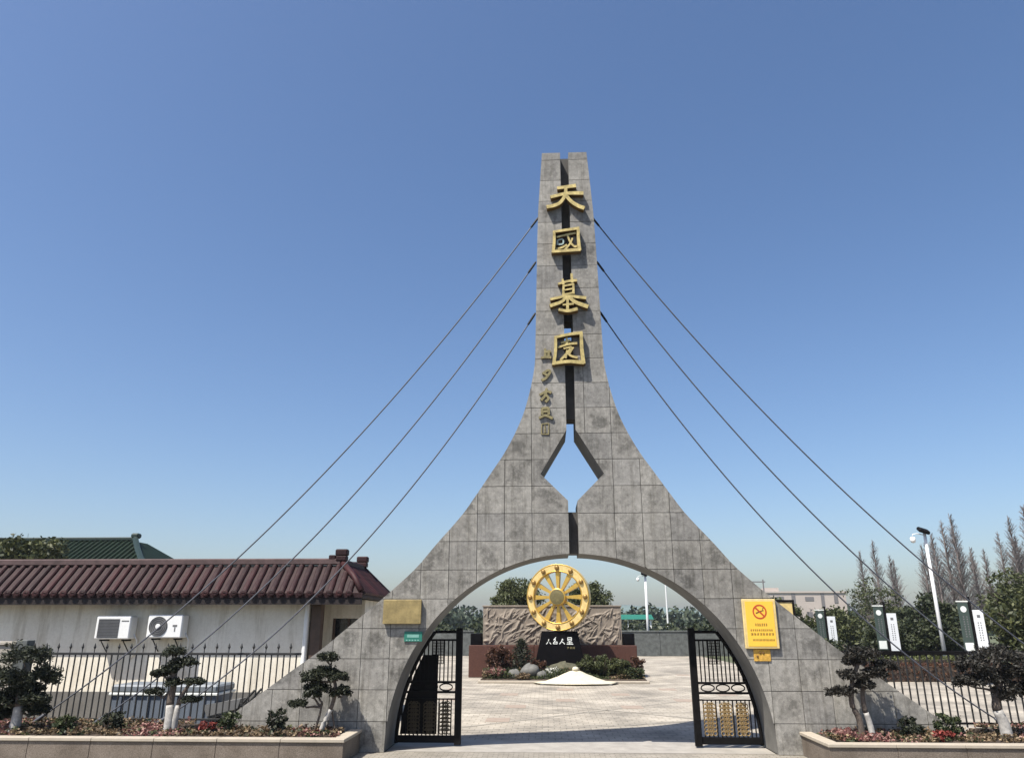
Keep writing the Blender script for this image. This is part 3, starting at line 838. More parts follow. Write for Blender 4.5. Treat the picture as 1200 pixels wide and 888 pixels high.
bonsai('cloud_pruned_tree', 'dense dark bonsai with whitewashed trunk at the right picture edge', (8.02, -.65, B),
       [([(0,0,0),(-.02,0,.3),(-.10,.0,.58),(0,0,.9),(.1,0,1.2)], .11, .06, .54)],
       [(.05,0,1.48,.55,.5,.24),(-.40,0,1.28,.38,.36,.24),(.45,0,1.20,.5,.45,.28),(-.1,.05,1.08,.45,.4,.22),(-.55,0,1.02,.28,.26,.16),(.3,0,.82,.45,.4,.2),(.75,0,.95,.45,.4,.3)], 'leaf_purple', 1300, .045, 25)
def shrub(label, loc, r, leaf, n=700, size=.04, seed=1, h=None, group='small shrubs in the planters', name='shrub'):
    rng = np.random.default_rng(seed)
    t = thing(name, label, 'shrub', loc, 0, group)
    h = h or r*1.6
    mb = MB()
    for k in range(9):
        a = rng.uniform(0, 6.28); q = rng.uniform(.3, .9)*r
        limb(mb, (0, 0, -.02), (q*math.cos(a), q*math.sin(a), h*rng.uniform(.55, .95)), max(.008, r*.035), max(.004, r*.012), rng, 4, .02)
    mb.build('stems', 'bark', t)
    P = crown_points((0, 0, h*.55), (r*.85, r*.85, h*.42), 30, n/30, r*.25, rng, -0.8)
    V, F = leaf_arrays(P, size, .1, .45, rng)
    MB().arr(V, F).build('foliage', leaf, t)
    return t
shrub('small green shrub near the left end of the left planter', (-10.15, -.75, B), .24, 'leaf_shrub', 700, .04, 31)
shrub('small dark shrub beside the pole-like bonsai in front of the dumpster', (-9.35, -.5, B), .28, 'leaf_bonsai', 800, .04, 32)
shrub('bright red leafed shrub before the dumpster corner', (-7.35, -.6, B), .18, 'leaf_red', 700, .035, 33)
shrub('dark green shrub right of the red shrub', (-6.95, -.5, B), .26, 'leaf_shrub', 700, .04, 34)
shrub('spiky dark shrub in front of the left gate leg', (-5.95, -.6, B), .28, 'leaf_bonsai', 420, .05, 35, .5)
shrub('dark shrub in front of the tip of the right gate leg', (6.25, -.6, B), .27, 'leaf_bonsai', 800, .04, 36, .42)
shrub('green shrub in front of the right fence', (6.95, -.65, B), .30, 'leaf_shrub', 900, .04, 37, .48)
shrub('low red shrub at the inner end of the right planter', (4.95, -.95, B), .24, 'leaf_pink', 600, .035, 38, .22)
shrub('red leafed shrub in the middle of the right planter', (6.62, -1.05, B), .24, 'leaf_red', 500, .035, 39, .22)

# ================================================================ FENCES
def fence(label, x0, x1, y, spears, step, top, zrail):
    f = thing('iron_fence', label, 'fence', (x0, y, 0), 0)
    L = x1 - x0; rh = .025 if spears else .04
    MB().bbox(0, L, -.025, .025, zrail - rh, zrail + rh, .004).build('rail', 'iron_grey' if spears else 'black_iron', f)
    MB().bbox(0, L, -.02, .02, .42, .46, .004).build('rail', 'iron_grey' if spears else 'black_iron', f)
    bar = MB().bbox(-.014, .014, -.014, .014, .36, zrail - .026, .003).mesh('bar', 'iron_grey')
    tall = MB().bbox(-.012, .012, -.012, .012, .36, zrail - .026, .003)
    tall.tube([(0, 0, zrail + .026), (0, 0, top - .13)], .011, 6)
    tall.lathe([(.012, top - .13), (.034, top - .085), (.020, top - .05), (.003, top)], (0, 0, 0), 'Z', 6)
    tall = tall.mesh('spear_bar', 'iron_grey')
    n = int(L / step)
    for k in range(n):
        x = step*(k + .6)
        if spears and k % 2 == 0: place('spear_bar', tall, f, (x, 0, 0))
        else: place('bar', bar, f, (x, 0, 0))
    return f
fence('dark iron fence with spear tips before the white building', -12.45, -6.15, 1.26, True, .142, 2.03, 1.80)
fence('black iron fence with a flat top rail right of the gate', 5.55, 12.5, 1.26, False, .155, 1.9, 1.845)
MB().bbox(-12.73, -12.46, 1.12, 1.40, 0, 2.09, .012).build('fence_post', 'dark_boundary_stone')
tag(bpy.data.objects['fence_post'], 'square dark stone post at the left end of the spear fence', 'post')
lw = MB().bbox(-19, -12.75, 1.18, 1.36, 0, 1.98, .01).bbox(-19, -12.74, 1.14, 1.40, 1.983, 2.06, .01).build('boundary_wall', 'pale_wall')
tag(lw, 'low pale boundary wall behind the bushy tree at the left edge', 'wall')

# ================================================================ GATEHOUSE WITH MAROON TILES
bl = thing('gatehouse', 'single-storey white building with maroon tiled roof edge behind the fence', 'building', (0, 0, 0))
WY = 4.40; EY = 3.82; RX = -5.45
MB().box(-18, -6.98, WY, WY + 3.0, 0.74, 3.12).build('wall', 'white_render', bl)
MB().box(-18, -6.94, WY - .04, WY + 3.0, 0, 0.738).build('plinth', 'grey_plinth', bl)
MB().bbox(-6.94, -6.66, WY - .02, WY + .26, 0, 3.08, .01).build('column', 'brown_column', bl)
MB().bbox(-7.10, -6.985, WY - .12, WY - .005, 0.1, 3.05, .03).build('downpipe', 'white_plastic', bl)
pw = MB(); pw.box(-6.975, -6.6, WY + .9, WY + 3.0, 0, 3.08); pw.box(-6.598, -5.7, WY + .9, WY + 3.0, 0, 1.2); pw.box(-6.598, -5.7, WY + .9, WY + 3.0, 2.6, 3.08)
pw.build('porch_wall', 'white_render', bl)
win = MB().box(-6.59, -5.71, WY + 1.0, WY + 1.04, 1.21, 2.59).build('window', 'window_glass', bl)
for x in (-6.59, -6.18, -5.77): MB().bbox(x, x + .06, WY + .94, WY + .998, 1.21, 2.59, .005).build('frame', 'brown_column', win)
MB().bbox(-6.52, -5.77, WY + .95, WY + .995, 2.05, 2.10, .004).build('frame', 'brown_column', win)
# roof edge: slope with ribs
sl = MB()
sl.add([(-18.2, EY, 3.10), (RX, EY, 3.10), (RX, EY, 3.22), (-18.2, EY, 3.22), (-18.2, EY + .78, 3.98), (RX - .78, EY + .78, 3.98)], [(0,1,2,3), (3,2,5,4)], 0)
YB = 7.9
sl.add([(RX, YB, 3.10), (RX, YB, 3.22), (RX - .78, YB - .78, 3.98), (RX, EY, 3.10), (RX, EY, 3.22), (RX - .78, EY + .78, 3.98)], [(3,0,1,4), (4,1,2,5)], 0)
sl.add([(-18.2, YB, 3.10), (-18.2, YB, 3.22), (-18.2, YB - .78, 3.98), (RX, YB, 3.10), (RX, YB, 3.22), (RX - .78, YB - .78, 3.98)], [(3,0,1,4), (4,1,2,5)], 0)
sl.add([(-18.2, EY, 3.10), (RX, EY, 3.10), (RX, YB, 3.10), (-18.2, YB, 3.10)], [(0,3,2,1)], 1)
sl.add([(-18.2, EY + .78, 3.98), (RX - .78, EY + .78, 3.98), (RX - .78, YB - .78, 3.98), (-18.2, YB - .78, 3.98)], [(0,1,2,3)], 1)
roof = sl.build('roof', ['roof_pan', 'dark_fascia'], bl)
MB().box(-18.2, RX - .03, EY + .02, EY + .14, 2.93, 3.098).build('fascia', 'dark_fascia', bl)
def half_round(L, r, n=6):
    mb = MB(); o = 0
    for k, y in enumerate(np.linspace(0, L, 5)):
        rr = r*(1 + .12*((k % 2)))
        for q in range(n + 1):
            t = math.pi*q/n; mb.v.append((rr*math.cos(t), y, rr*math.sin(t)))
    for k in range(4):
        for q in range(n):
            a = k*(n+1) + q; mb.f.append((a, a+1, a+n+2, a+n+1)); mb.m.append(0)
    mb.f.append(tuple(range(n, -1, -1))); mb.m.append(0)
    mb.f.append(tuple(range(4*(n+1), 4*(n+1)+n+1))); mb.m.append(0)
    return mb
ribL = math.hypot(.78, .76) + .04
rib = half_round(ribL, .076).mesh('tile_rib', 'roof_tile')
pitch = math.atan2(.76, .78)
cap = MB().lathe([(.09, 0), (.095, -.02), (.06, -.035)], (0, 0, 0), 'Y', 10).mesh('eave_cap', 'roof_tile')
x = -18.1; 
while x < RX - .10:
    # ribs near the corner are cut short by the hip
    o = place('tile_rib', rib, roof, (x, EY - .035, 3.185)); o.rotation_euler = (pitch, 0, 0)
    room = RX - x
    if room < .82: o.scale = (1, max(.2, room/.82), 1)
    c = place('eave_cap', cap, roof, (x, EY - .036, 3.215))
    x += .256 + R.uniform(-.007, .007)
y = EY + .18
while y < YB - .1:
    o = place('tile_rib', rib, roof, (RX + .035, y, 3.185)); o.rotation_euler = (pitch, 0, math.pi/2)
    room = min(y - EY, YB - y)
    if room < .82: o.scale = (1, max(.2, room/.82), 1)
    y += .256
rd = MB(); rd.bbox(-18.2, RX - .82, EY + .70, EY + .90, 3.99, 4.17, .03)
rd.build('ridge', 'ridge_cement', roof)
MB().bbox(RX - .92, RX - .72, EY + .91, YB - .91, 3.99, 4.15, .03).build('ridge', 'roof_tile', roof)
MB().tube([(RX - .04, EY + .04, 3.27), (RX - .35, EY + .35, 3.68), (RX - .78, EY + .78, 4.05)], [.085, .08, .085], 8).build('hip', 'roof_tile', roof, True)
MB().tube([(RX - .04, YB - .04, 3.27), (RX - .78, YB - .78, 4.05)], [.085, .085], 8).build('hip', 'roof_tile', roof, True)
for (fx, fy) in ((RX - .82, EY + .80), (RX - .82, YB - .82)):
    f = MB(); f.bbox(-.15, .15, -.12, .12, 4.10, 4.24, .02); f.bbox(-.17, .17, -.12, .12, 4.242, 4.42, .03); f.bbox(-.35, -.16, -.1, .1, 4.12, 4.26, .02)
    f.build('finial', 'roof_tile', roof, loc=(fx, fy, 0))

def ac(label, x, z, round_fan):
    a = thing('air_conditioner', label, 'air conditioner', (x, WY, z), 0, 'air conditioners on the building wall')
    w, h = .94, .58
    MB().bbox(-w/2, w/2, -.44, -.08, 0, h, .025).build('casing', 'white_plastic', a)
    if round_fan:
        MB().lathe([(.25, -.442), (.25, -.450), (.235, -.452)], (-.17, 0, h/2), 'Y', 24).build('fan_grille', 'grille_grey', a)
        mb = MB()
        for r in (.09, .14, .19, .235): ring(mb, (-.17, -.458, h/2), r, .005, 20)
        mb.build('fan_guard', 'iron_grey', a)
        fixn(MB().lathe([(.065, -.452), (.065, -.468), (.03, -.476)], (-.17, 0, h/2), 'Y', 14).build('fan_hub', 'white_plastic', a))
        MB().box(.22, .34, -.444, -.440, .28, .33).box(.27, .30, -.445, -.441, .16, .27).build('logo_mark', 'grille_grey', a)
    else:
        MB().bbox(-.40, .17, -.452, -.441, .04, h - .07, .004).build('fan_grille', 'grille_grey', a)
        mb = MB()
        for k in range(12): mb.box(-.39, .16, -.459, -.4525, .06 + k*.038, .066 + k*.038)
        mb.build('louvre', 'iron_grey', a)
        MB().box(.22, .42, -.444, -.440, .44, .47).build('name_strip', 'grille_grey', a)
    for s in (-1, 1):
        mb = MB(); mb.box(s*.3 - .02, s*.3 + .02, -.43, 0.0, -.05, -.01); mb.tube([(s*.3, -.38, -.04), (s*.3, -.02, -.34)], .018, 4)
        mb.build('bracket', 'black_iron', a)
    MB().tube([(w/2 + .01, -.2, .12), (w/2 + .08, -.14, -.05), (w/2 + .05, -.06, -.3), (w/2 - .1, -.03, -.5)], .02, 6).build('pipe', 'white_plastic', a, True)
ac('white air conditioner with square dark grille, left one on the building wall', -12.12, 2.06, False)
ac('white air conditioner with round fan, right one on the building wall', -10.72, 2.09, True)

# ---- dumpster and handcart behind the fence
d = thing('dumpster', 'blue-grey waste container with a lid behind the spear fence', 'container', (-9.55, 2.5, 0))
MB().prism([(-1.12, .12), (1.12, .12), (1.25, .86), (-1.25, .86)], -.5, .5).build('bin', 'dumpster_blue', d)
fixn(d.children[0])
MB().bbox(-1.29, 1.29, -.55, .55, .863, .92, .01).build('rim', 'pale_mark', d)
MB().bbox(-1.27, 1.27, -.53, .53, .923, 1.09, .04).build('lid', 'dumpster_lid', d)
for k in range(7):
    x = -1.0 + k*.33; MB().bbox(x - .03, x + .03, -.535, -.501, .2, .84, .006).build('rib', 'dumpster_blue', d)
for sx in (-.9, .9):
    for sy in (-.35, .35):
        fixn(MB().lathe([(.06, -.03), (.06, .03)], (sx, sy, .06), 'X', 10).build('wheel', 'rubber', d))
c = thing('handcart', 'dark handcart leaning beside the dumpster behind the fence', 'cart', (-7.85, 2.2, 0))
for yy in (-.22, .22): MB().tube([(-.62, yy, .35), (.05, yy, .55), (.45, yy, .98)], .028, 6).build('handle', 'rubber', c, True)
MB().prism([(-.6, .42), (.1, .60), (.15, .80), (-.72, .66)], -.26, .26).build('tray', 'grille_grey', c); fixn(c.children[-1])
fixn(MB().lathe([(.19, -.04), (.2, 0), (.19, .04)], (-.45, 0, .195), 'Y', 16).build('wheel', 'rubber', c))
for yy in (-.2, .2): MB().tube([(.1, yy, .52), (.18, yy, 0.0)], .018, 5).build('leg', 'rubber', c)

# ---- far hall with green glazed roof
h = thing('green_roofed_hall', 'distant hall with dark green glazed tile roof behind the maroon roof', 'building', (-0.45, 0, 0))
MB().box(-36, -22.3, 23.2, 30, 0, 5.0).build('wall', 'white_render', h)
gr = MB()
gr.add([(-37, 22, 4.9), (-20.6, 22, 4.9), (-23.3, 25.4, 6.85), (-37, 25.4, 6.85), (-20.6, 30.5, 4.9), (-23.3, 27, 6.85), (-37, 27, 6.85), (-37, 30.5, 4.9)],
       [(0,1,2,3), (1,4,5,2), (4,7,6,5), (3,2,5,6), (0,7,4,1)])
gro = gr.build('roof', 'green_tile', h)
rb = MB()
for x in np.arange(-36.8, -20.9, .30):
    t = 1.0 if x < -23.3 else max(.05, (-20.6 - x)/2.7)
    rb.tube([(x, 22 - .02, 4.93), (x, 22 + 3.4*t, 4.93 + 1.95*t)], .07, 5)
o = rb.build('tile_ribs', 'green_tile', gro); o['kind'] = 'stuff'
MB().bbox(-37, -23.2, 25.3, 25.7, 6.86, 7.06, .04).build('ridge', 'green_tile_dark', gro)
MB().bbox(-23.45, -23.0, 25.28, 25.72, 7.0, 7.28, .08).build('finial', 'green_tile_dark', gro)
MB().tube([(-23.2, 25.4, 6.98), (-22.4, 24.3, 6.35), (-21.4, 23.0, 5.65), (-20.5, 21.9, 5.2)], .16, 6).build('hip', 'green_tile_dark', gro)

# ================================================================ WHEEL MONUMENT
wallm = thing('relief_wall', 'grey stone wall with carved relief on a red granite base behind the golden wheel', 'wall', (0, 22.3, 0))
rw = MB(); rw.box(-3.72, 3.08, .02, .75, 1.46, 3.22)
rw.build('wall', 'relief_stone', wallm)
# carved front: displaced grid
nx, nz = 150, 42
X, Z = np.meshgrid(np.linspace(-3.72, 3.08, nx), np.linspace(1.46, 3.22, nz))
hgt = np.zeros_like(X); rg = np.random.default_rng(5)
for k in range(260):
    cx, cz = rg.uniform(-3.6, 3.0), rg.uniform(1.55, 3.0); an = rg.normal(.85, .75); ln, wd = rg.uniform(.06, .34), rg.uniform(.02, .07)
    u = (X-cx)*math.cos(an) + (Z-cz)*math.sin(an); v = -(X-cx)*math.sin(an) + (Z-cz)*math.cos(an) + .25*u*u
    hgt = np.maximum(hgt, rg.uniform(.03, .10)*np.exp(-(u/ln)**2 - (v/wd)**2))
edge = np.minimum(np.minimum(X + 3.72, 3.08 - X), np.minimum(Z - 1.46, 3.22 - Z)); hgt *= np.clip(edge/.12, 0, 1)
V = np.stack([X, -.0 - hgt, Z], -1).reshape(-1, 3); idx = np.arange(nx*nz).reshape(nz, nx)
F = np.stack([idx[:-1,:-1], idx[:-1,1:], idx[1:,1:], idx[1:,:-1]], -1).reshape(-1, 4)
MB().arr(V, F).build('carved_relief', 'relief_stone', wallm)
MB().bbox(-3.76, 3.12, -.04, .8, 3.223, 3.30, .015).build('cap', 'relief_stone', wallm)
for a, b in ((-4.35, -1.2), (-1.19, .98), (.99, 3.72)): MB().bbox(a, b, -.55, .9, 0, 1.44, .02).build('base_block', 'red_granite', wallm)
for a, b in ((-4.32, -3.78), (3.14, 3.68)): MB().bbox(a, b, -.1, .7, 1.443, 1.98, .02).build('end_block', 'black_granite', wallm)

ped = thing('black_pedestal', 'polished black tapered pedestal with gold lettering under the wheel', 'pedestal', (0.02, 20.6, 0))
pp = MB()
pp.add([(-1.32,-.35,0),(1.25,-.35,0),(1.25,.45,0),(-1.32,.45,0),(-.83,-.22,2.1),(.83,-.22,2.1),(.83,.35,2.1),(-.83,.35,2.1)], [(0,3,2,1),(4,5,6,7),(0,1,5,4),(1,2,6,5),(2,3,7,6),(3,0,4,7)])
pp.build('block', 'black_granite', ped)
def fy(z): return -.35 + .13*z/2.1 - .012
STR = [ [[(-.60,1.78),(-.62,1.66)],[(-.68,1.62),(-.66,1.60),(-.74,1.50)],[(-.56,1.60),(-.48,1.50)]],
        [[(-.20,1.88),(-.34,1.72)],[(-.33,1.74),(-.22,1.76)],[(-.36,1.52),(-.14,1.52)],[(-.30,1.62),(-.14,1.62)],[(-.14,1.64),(-.15,1.5)],[(-.22,1.74),(-.36,1.54)]],
        [[(.17,1.80),(.08,1.62),(-.02,1.50)],[(.10,1.66),(.2,1.58),(.28,1.50)],[(.12,1.78),(.2,1.72)]],
        [[(.44,1.86),(.66,1.86)],[(.44,1.86),(.46,1.68)],[(.66,1.86),(.65,1.68)],[(.46,1.77),(.65,1.77)],[(.46,1.68),(.65,1.68)],[(.40,1.58),(.70,1.58)],[(.55,1.66),(.55,1.50)],[(.38,1.50),(.74,1.50)]],
        [[(.40,1.32),(.52,1.32)],[(.46,1.36),(.44,1.24)],[(.58,1.34),(.66,1.34)],[(.62,1.36),(.57,1.24)],[(.62,1.30),(.67,1.24)],[(.73,1.36),(.73,1.24)],[(.73,1.30),(.81,1.30)],[(.81,1.36),(.80,1.24)]] ]
for k, st in enumerate(STR):
    mb = MB()
    for j, p in enumerate(st):
        zc = p[0][1]; brush(mb, p, .045 if k < 4 else .028, fy(zc) - .02 - .001*j, fy(zc) + .02)
    mb.v = [(x*.84 - .01, y, 1.68 + (z - 1.68)*.8) for x, y, z in mb.v]
    fixn(mb.build('lettering', 'pale_mark' if k < 4 else 'gilt_worn', ped))

wh = thing('golden_wheel', 'large golden spoked wheel with round bosses standing on the black pedestal', 'wheel', (0.0, 20.55, 2.10), math.radians(-17))
C0 = (0, 0, 1.53); RO, RI, DP = 1.53, 1.17, .17
rim = MB()
prof = [(RI, -DP), (RI + .05, -DP - .03), (RO - .05, -DP - .03), (RO, -DP), (RO, DP), (RO - .05, DP + .03), (RI + .05, DP + .03), (RI, DP), (RI, -DP)]
n = 64
for r, yy in prof:
    for q in range(n):
        t = 2*math.pi*q/n; rim.v.append((r*math.cos(t), yy, C0[2] + r*math.sin(t)))
for k in range(len(prof) - 1):
    for q in range(n):
        a0 = k*n + q; a1 = k*n + (q+1) % n; rim.f.append((a0, a1, a1+n, a0+n)); rim.m.append(0)
fixn(rim.build('rim', 'wheel_rim_gold', wh))
th = MB(); ring(th, (0, -DP - .02, C0[2]), RI + .02, .035, 48); ring(th, (0, -DP - .02, C0[2]), RO - .03, .03, 48); th.build('rim_moulding', 'wheel_gold', wh, True)
for k in range(12):
    t = math.radians(30*k); M = Matrix.Translation(C0) @ Matrix.Rotation(-t, 4, 'Y')
    sp = [(.30, -.12, -.045), (.30, .12, -.045), (.30, .12, .045), (.30, -.12, .045), (RI + .02, -.12, -.11), (RI + .02, .12, -.11), (RI + .02, .12, .11), (RI + .02, -.12, .11)]
    MB().add([M @ Vector(p) for p in sp], [(0,1,2,3), (4,7,6,5), (0,4,5,1), (1,5,6,2), (2,6,7,3), (3,7,4,0)]).build('spoke', 'wheel_gold', wh)
    x, z = 1.35*math.cos(t), C0[2] + 1.35*math.sin(t)
    fixn(MB().lathe([(.115, 0), (.11, -.06), (.07, -.10), (.03, -.11)], (x, -DP - .03, z), 'Y', 12).build('boss', 'boss_bronze', wh, True))
fixn(MB().lathe([(.40, .2), (.40, -.27), (.36, -.30)], C0, 'Y', 32).build('hub', 'wheel_gold', wh))
fixn(MB().lathe([(.345, -.301), (.34, -.315), (.2, -.335), (.05, -.34)], C0, 'Y', 32).build('hub_disc', 'hub_bronze', wh))

# bed, boulders and plants before the monument
def rock(label, loc, r, seed, mat='boulder', group='boulders before the monument'):
    rng = np.random.default_rng(seed); mb = MB()
    n, m = 12, 8
    ph = rng.uniform(0, 6, 6)
    for i in range(m + 1):
        f = math.pi*i/m
        for j in range(n):
            t = 2*math.pi*j/n
            w = 1 + .12*math.sin(2*t + ph[0]) + .1*math.sin(3*f + ph[1] + t) + .07*math.sin(5*t + ph[2])
            mb.v.append((r[0]*w*math.sin(f)*math.cos(t), r[1]*w*math.sin(f)*math.sin(t), r[2]*w*math.cos(f)))
    for i in range(m):
        for j in range(n): mb.f.append((i*n + j, i*n + (j+1) % n, (i+1)*n + (j+1) % n, (i+1)*n + j)); mb.m.append(0)
    o = fixn(mb.build('boulder', mat, None, True, loc)); return tag(o, label, 'boulder', group)
bed = MB().bbox(-3.5, 3.7, 18.4, 21.6, -.02, .16, .03).build('planting_bed', 'soil'); struct(bed)
rock('pale rounded boulder left of the pale stone mound', (-1.35, 18.95, .42), (.42, .32, .30), 1)
rock('small grey boulder left of the pale rounded boulder', (-2.0, 18.7, .30), (.26, .24, .22), 2)
rock('small pale boulder right of the rounded boulder', (-.8, 18.7, .26), (.22, .2, .2), 3)
rock('wide mossy boulder in front of the black pedestal', (0.25, 19.6, .42), (.95, .36, .34), 4, 'mossy_rock')
PB = .14
G4 = 'plants in the monument bed'
shrub('rust red shrub at the left end of the monument bed', (-2.8, 19.7, PB), .8, 'leaf_rust', 3200, .06, 51, 1.35, G4)
shrub('pink flowering clump at the front left of the monument bed', (-2.85, 18.75, PB), .55, 'leaf_pink', 1100, .05, 52, .5, G4)
shrub('low green hedge clump right of the pale mound', (1.85, 19.2, PB), .8, 'leaf_olive', 3600, .055, 53, 1.0, G4)
shrub('low olive hedge clump in the right part of the monument bed', (2.6, 19.1, PB), .75, 'leaf_evergreen', 3400, .055, 54, .82, G4)
shrub('low dark green clump at the right end of the monument bed', (3.1, 18.85, PB), .55, 'leaf_shrub', 2200, .055, 55, .55, G4)
shrub('white flowering clump beside the boulders in the monument bed', (-.35, 19.0, PB), .38, 'petal_white', 240, .06, 56, .5, G4)
shrub('green clump behind the pale mound', (1.2, 19.1, PB), .5, 'leaf_olive', 1900, .055, 57, 1.0, G4)
shrub('brownish low clump before the boulders in the monument bed', (-1.6, 18.6, PB), .45, 'leaf_bed', 1100, .045, 58, .25, G4)
shrub('rounded rust brown shrub at the right end of the monument bed', (3.4, 19.55, PB), .42, 'leaf_rust', 2600, .045, 59, 1.0, G4)
shrub('dark reddish shrub behind the boulders in the monument bed', (-1.0, 19.6, PB), .5, 'leaf_rust', 1600, .05, 60, .75, G4)
rng = np.random.default_rng(77); n = 15000
gx = rng.uniform(-3.45, 3.65, n); gy = rng.uniform(18.42, 20.2, n)
gh = .22 + .16*np.sin(gx*1.9 + 1) * np.sin(gy*2.1) + .30*np.clip((gy - 18.4)/1.8, 0, 1)
P = np.stack([gx, gy, .14 + rng.random(n)*gh], 1); P = P[~((P[:, 0] > -1.4) & (P[:, 0] < 1.4) & (P[:, 1] > 20.1))]
sel = np.sin(P[:, 0]*3.1) + np.sin(P[:, 1]*4 + P[:, 0]) + rng.normal(0, .7, len(P)); mb = MB()
for c, mask in ((0, sel < .3), (1, (sel >= .3) & (sel < 1.3)), (2, sel >= 1.3)):
    V, F = leaf_arrays(P[mask], .05, .2, .5, rng); mb.arr(V, F, c)
tag(mb.build('ground_cover', ['leaf_shrub', 'leaf_evergreen', 'leaf_bed']), 'low mixed green ground cover filling the monument bed', 'plants', kind='stuff')
# small conifer
cn = thing('small_conifer', 'small dark pyramidal conifer in front of the relief wall base', 'tree', (-1.75, 19.9, PB))
MB().tube([(0, 0, -.02), (0, 0, 1.5)], [.06, .01], 6).build('trunk', 'bark', cn)
pts = []
for k in range(9):
    z = .15 + k*.18; rr = 1.0*(1 - k/9.5)
    for a in np.linspace(0, 6.28, 12)[:-1]:
        for q in np.linspace(.25, 1, 5):
            pts.append(np.array((rr*q*math.cos(a + k), rr*q*math.sin(a + k), z - .12*q)) + NR.normal(0, .05, (6, 3)))
V, F = leaf_arrays(np.concatenate(pts), .06, .4, .35)
MB().arr(V, F).build('crown', 'leaf_bonsai', cn)
# pale mound
pm = thing('pale_stone_mound', 'low pale stone pyramid with a small knob in front of the wheel monument', 'stone', (0.62, 17.9, 0))
pr = MB()
prof = [(1.80, .05), (1.62, .065), (1.35, .11), (1.05, .19), (.75, .30), (.48, .41), (.28, .485), (.15, .53)]
NQ = 32
for k, (r, z) in enumerate(prof):
    for q in range(NQ):
        t = 2*math.pi*q/NQ; w = 1 + .025*math.sin(3*t + k) + .02*math.sin(7*t)
        pr.v.append((r*w*math.cos(t), .55*r*w*math.sin(t), z + (.012*math.sin(5*t + 2*k) if 0 < k < 7 else 0)))
for k in range(len(prof)-1):
    for q in range(NQ):
        pr.f.append((k*NQ+q, k*NQ+(q+1) % NQ, (k+1)*NQ+(q+1) % NQ, (k+1)*NQ+q)); pr.m.append(0)
pr.f += [tuple(range(NQ-1, -1, -1)), tuple(range(7*NQ, 8*NQ))]; pr.m += [0, 0]
pr.build('mound', 'pale_stone', pm, True)
fixn(MB().lathe([(.13, .535), (.15, .60), (.10, .67), (.03, .69)], (0,0,0), 'Z', 12).build('knob', 'pale_stone', pm, True))
for a, b in ((-1.75, -.6), (-.5, .5), (.6, 1.75)):
    MB().bbox(a*.86, b*.86, -.62, .62, -.005, .046, .008).build('footing_and_gap_shade', 'grille_grey' if abs(a + b) > .2 else 'pale_stone', pm)  # outer pieces coloured dark grey as the shadow gaps under the mound
# pale kerb of the bed
MB().bbox(-3.6, 3.8, 18.22, 18.38, -.01, .10, .02).build('kerb', 'coping_stone'); struct(bpy.data.objects['kerb'])

# ================================================================ BACKGROUND
def boundary(label, x0, x1, y, zt):
    b = thing('boundary_wall', label, 'wall', (x0, y, 0))
    x = 0; k = 0
    L = x1 - x0
    while x < L:
        w = min(2.4, L - x)
        MB().bbox(x + .01, x + w - .01, 0, .3, -.02, zt - .12, .02).build('panel', 'dark_boundary_stone', b); x += w
    MB().bbox(-.05, L + .05, -.05, .35, zt - .117, zt, .02).build('coping', 'dark_boundary_stone', b)
boundary('dark stone boundary wall right of the wheel monument', 3.6, 17.0, 46.5, 1.9)
boundary('dark stone boundary wall left of the wheel monument', -22, -6.4, 46.5, 1.9)

def tree(label, loc, h, r, leaf, seed, nclump=60, per=60, size=.16, trunk=.12, cb=0.3, group=None, name='leafy_tree'):
    rng = np.random.default_rng(seed)
    t = thing(name, label, 'tree', loc, 0, group)
    mb = MB(); limb(mb, (0,0,-.05), (0,0,h*.75), trunk, trunk*.35, rng, 6, h*.01)
    for k in range(8):
        a = rng.uniform(0, 6.28); z0 = h*rng.uniform(cb, .6)
        limb(mb, (0,0,z0), (r*.7*math.cos(a), r*.7*math.sin(a), min(h*.95, z0 + h*rng.uniform(.12, .3))), trunk*.4, trunk*.12, rng, 4, h*.01)
    mb.build('trunk', 'bark', t)
    hc = h*(1 - cb)/2
    P = crown_points((0, 0, h*cb + hc), (r*.85, r*.85, hc*.9), nclump, per, r*.26, rng, -0.85)
    V, F = leaf_arrays(P, size, .2, .5, rng)
    MB().arr(V, F).build('crown', leaf, t)
    return t
tree('round green tree rising behind the left half of the relief wall', (-2.45, 34, 0), 5.4, 1.9, 'leaf_olive', 61, 260, 90, .09, .12, .2)
tree('round green tree rising behind the right half of the relief wall', (2.0, 34, 0), 5.3, 1.85, 'leaf_olive', 62, 260, 90, .09, .12, .2)
tree('bushy green tree rising above the maroon roof at the left edge', (-24.9, 18.5, 0), 6.75, 2.3, 'leaf_evergreen', 63, 110, 70, .13, .18, .3)
# right-hand planting
tree('dark evergreen tree beside the white lamp post', (20.9, 28.5, 0), 4.1, 2.0, 'leaf_dark', 64, 90, 70, .13, .14, .08)
tree('tall olive tree at the right edge behind the white banner', (25.6, 28, 0), 5.6, 2.2, 'leaf_olive', 65, 90, 60, .12, .14, .15)
tree('large dark green bush at the right edge', (22.8, 22.5, 0), 4.0, 2.1, 'leaf_evergreen', 66, 90, 70, .12, .14, .08)
tree('olive green tree behind the leftmost banner', (16.4, 42, 0), 4.4, 2.4, 'leaf_olive', 67, 90, 60, .14, .14, .08)
tree('olive bush between the leftmost and middle banners', (20.6, 42, 0), 3.7, 2.6, 'leaf_olive', 68, 90, 60, .14, .14, .08)
tree('light green tree left of the leftmost banner by the gate slope', (14.6, 40.5, 0), 4.1, 1.7, 'leaf_lime', 69, 90, 60, .12, .14, .15)
tree('green bush behind the middle banner', (23.8, 40, 0), 3.6, 2.3, 'leaf_evergreen', 70, 90, 60, .14, .14, .08)
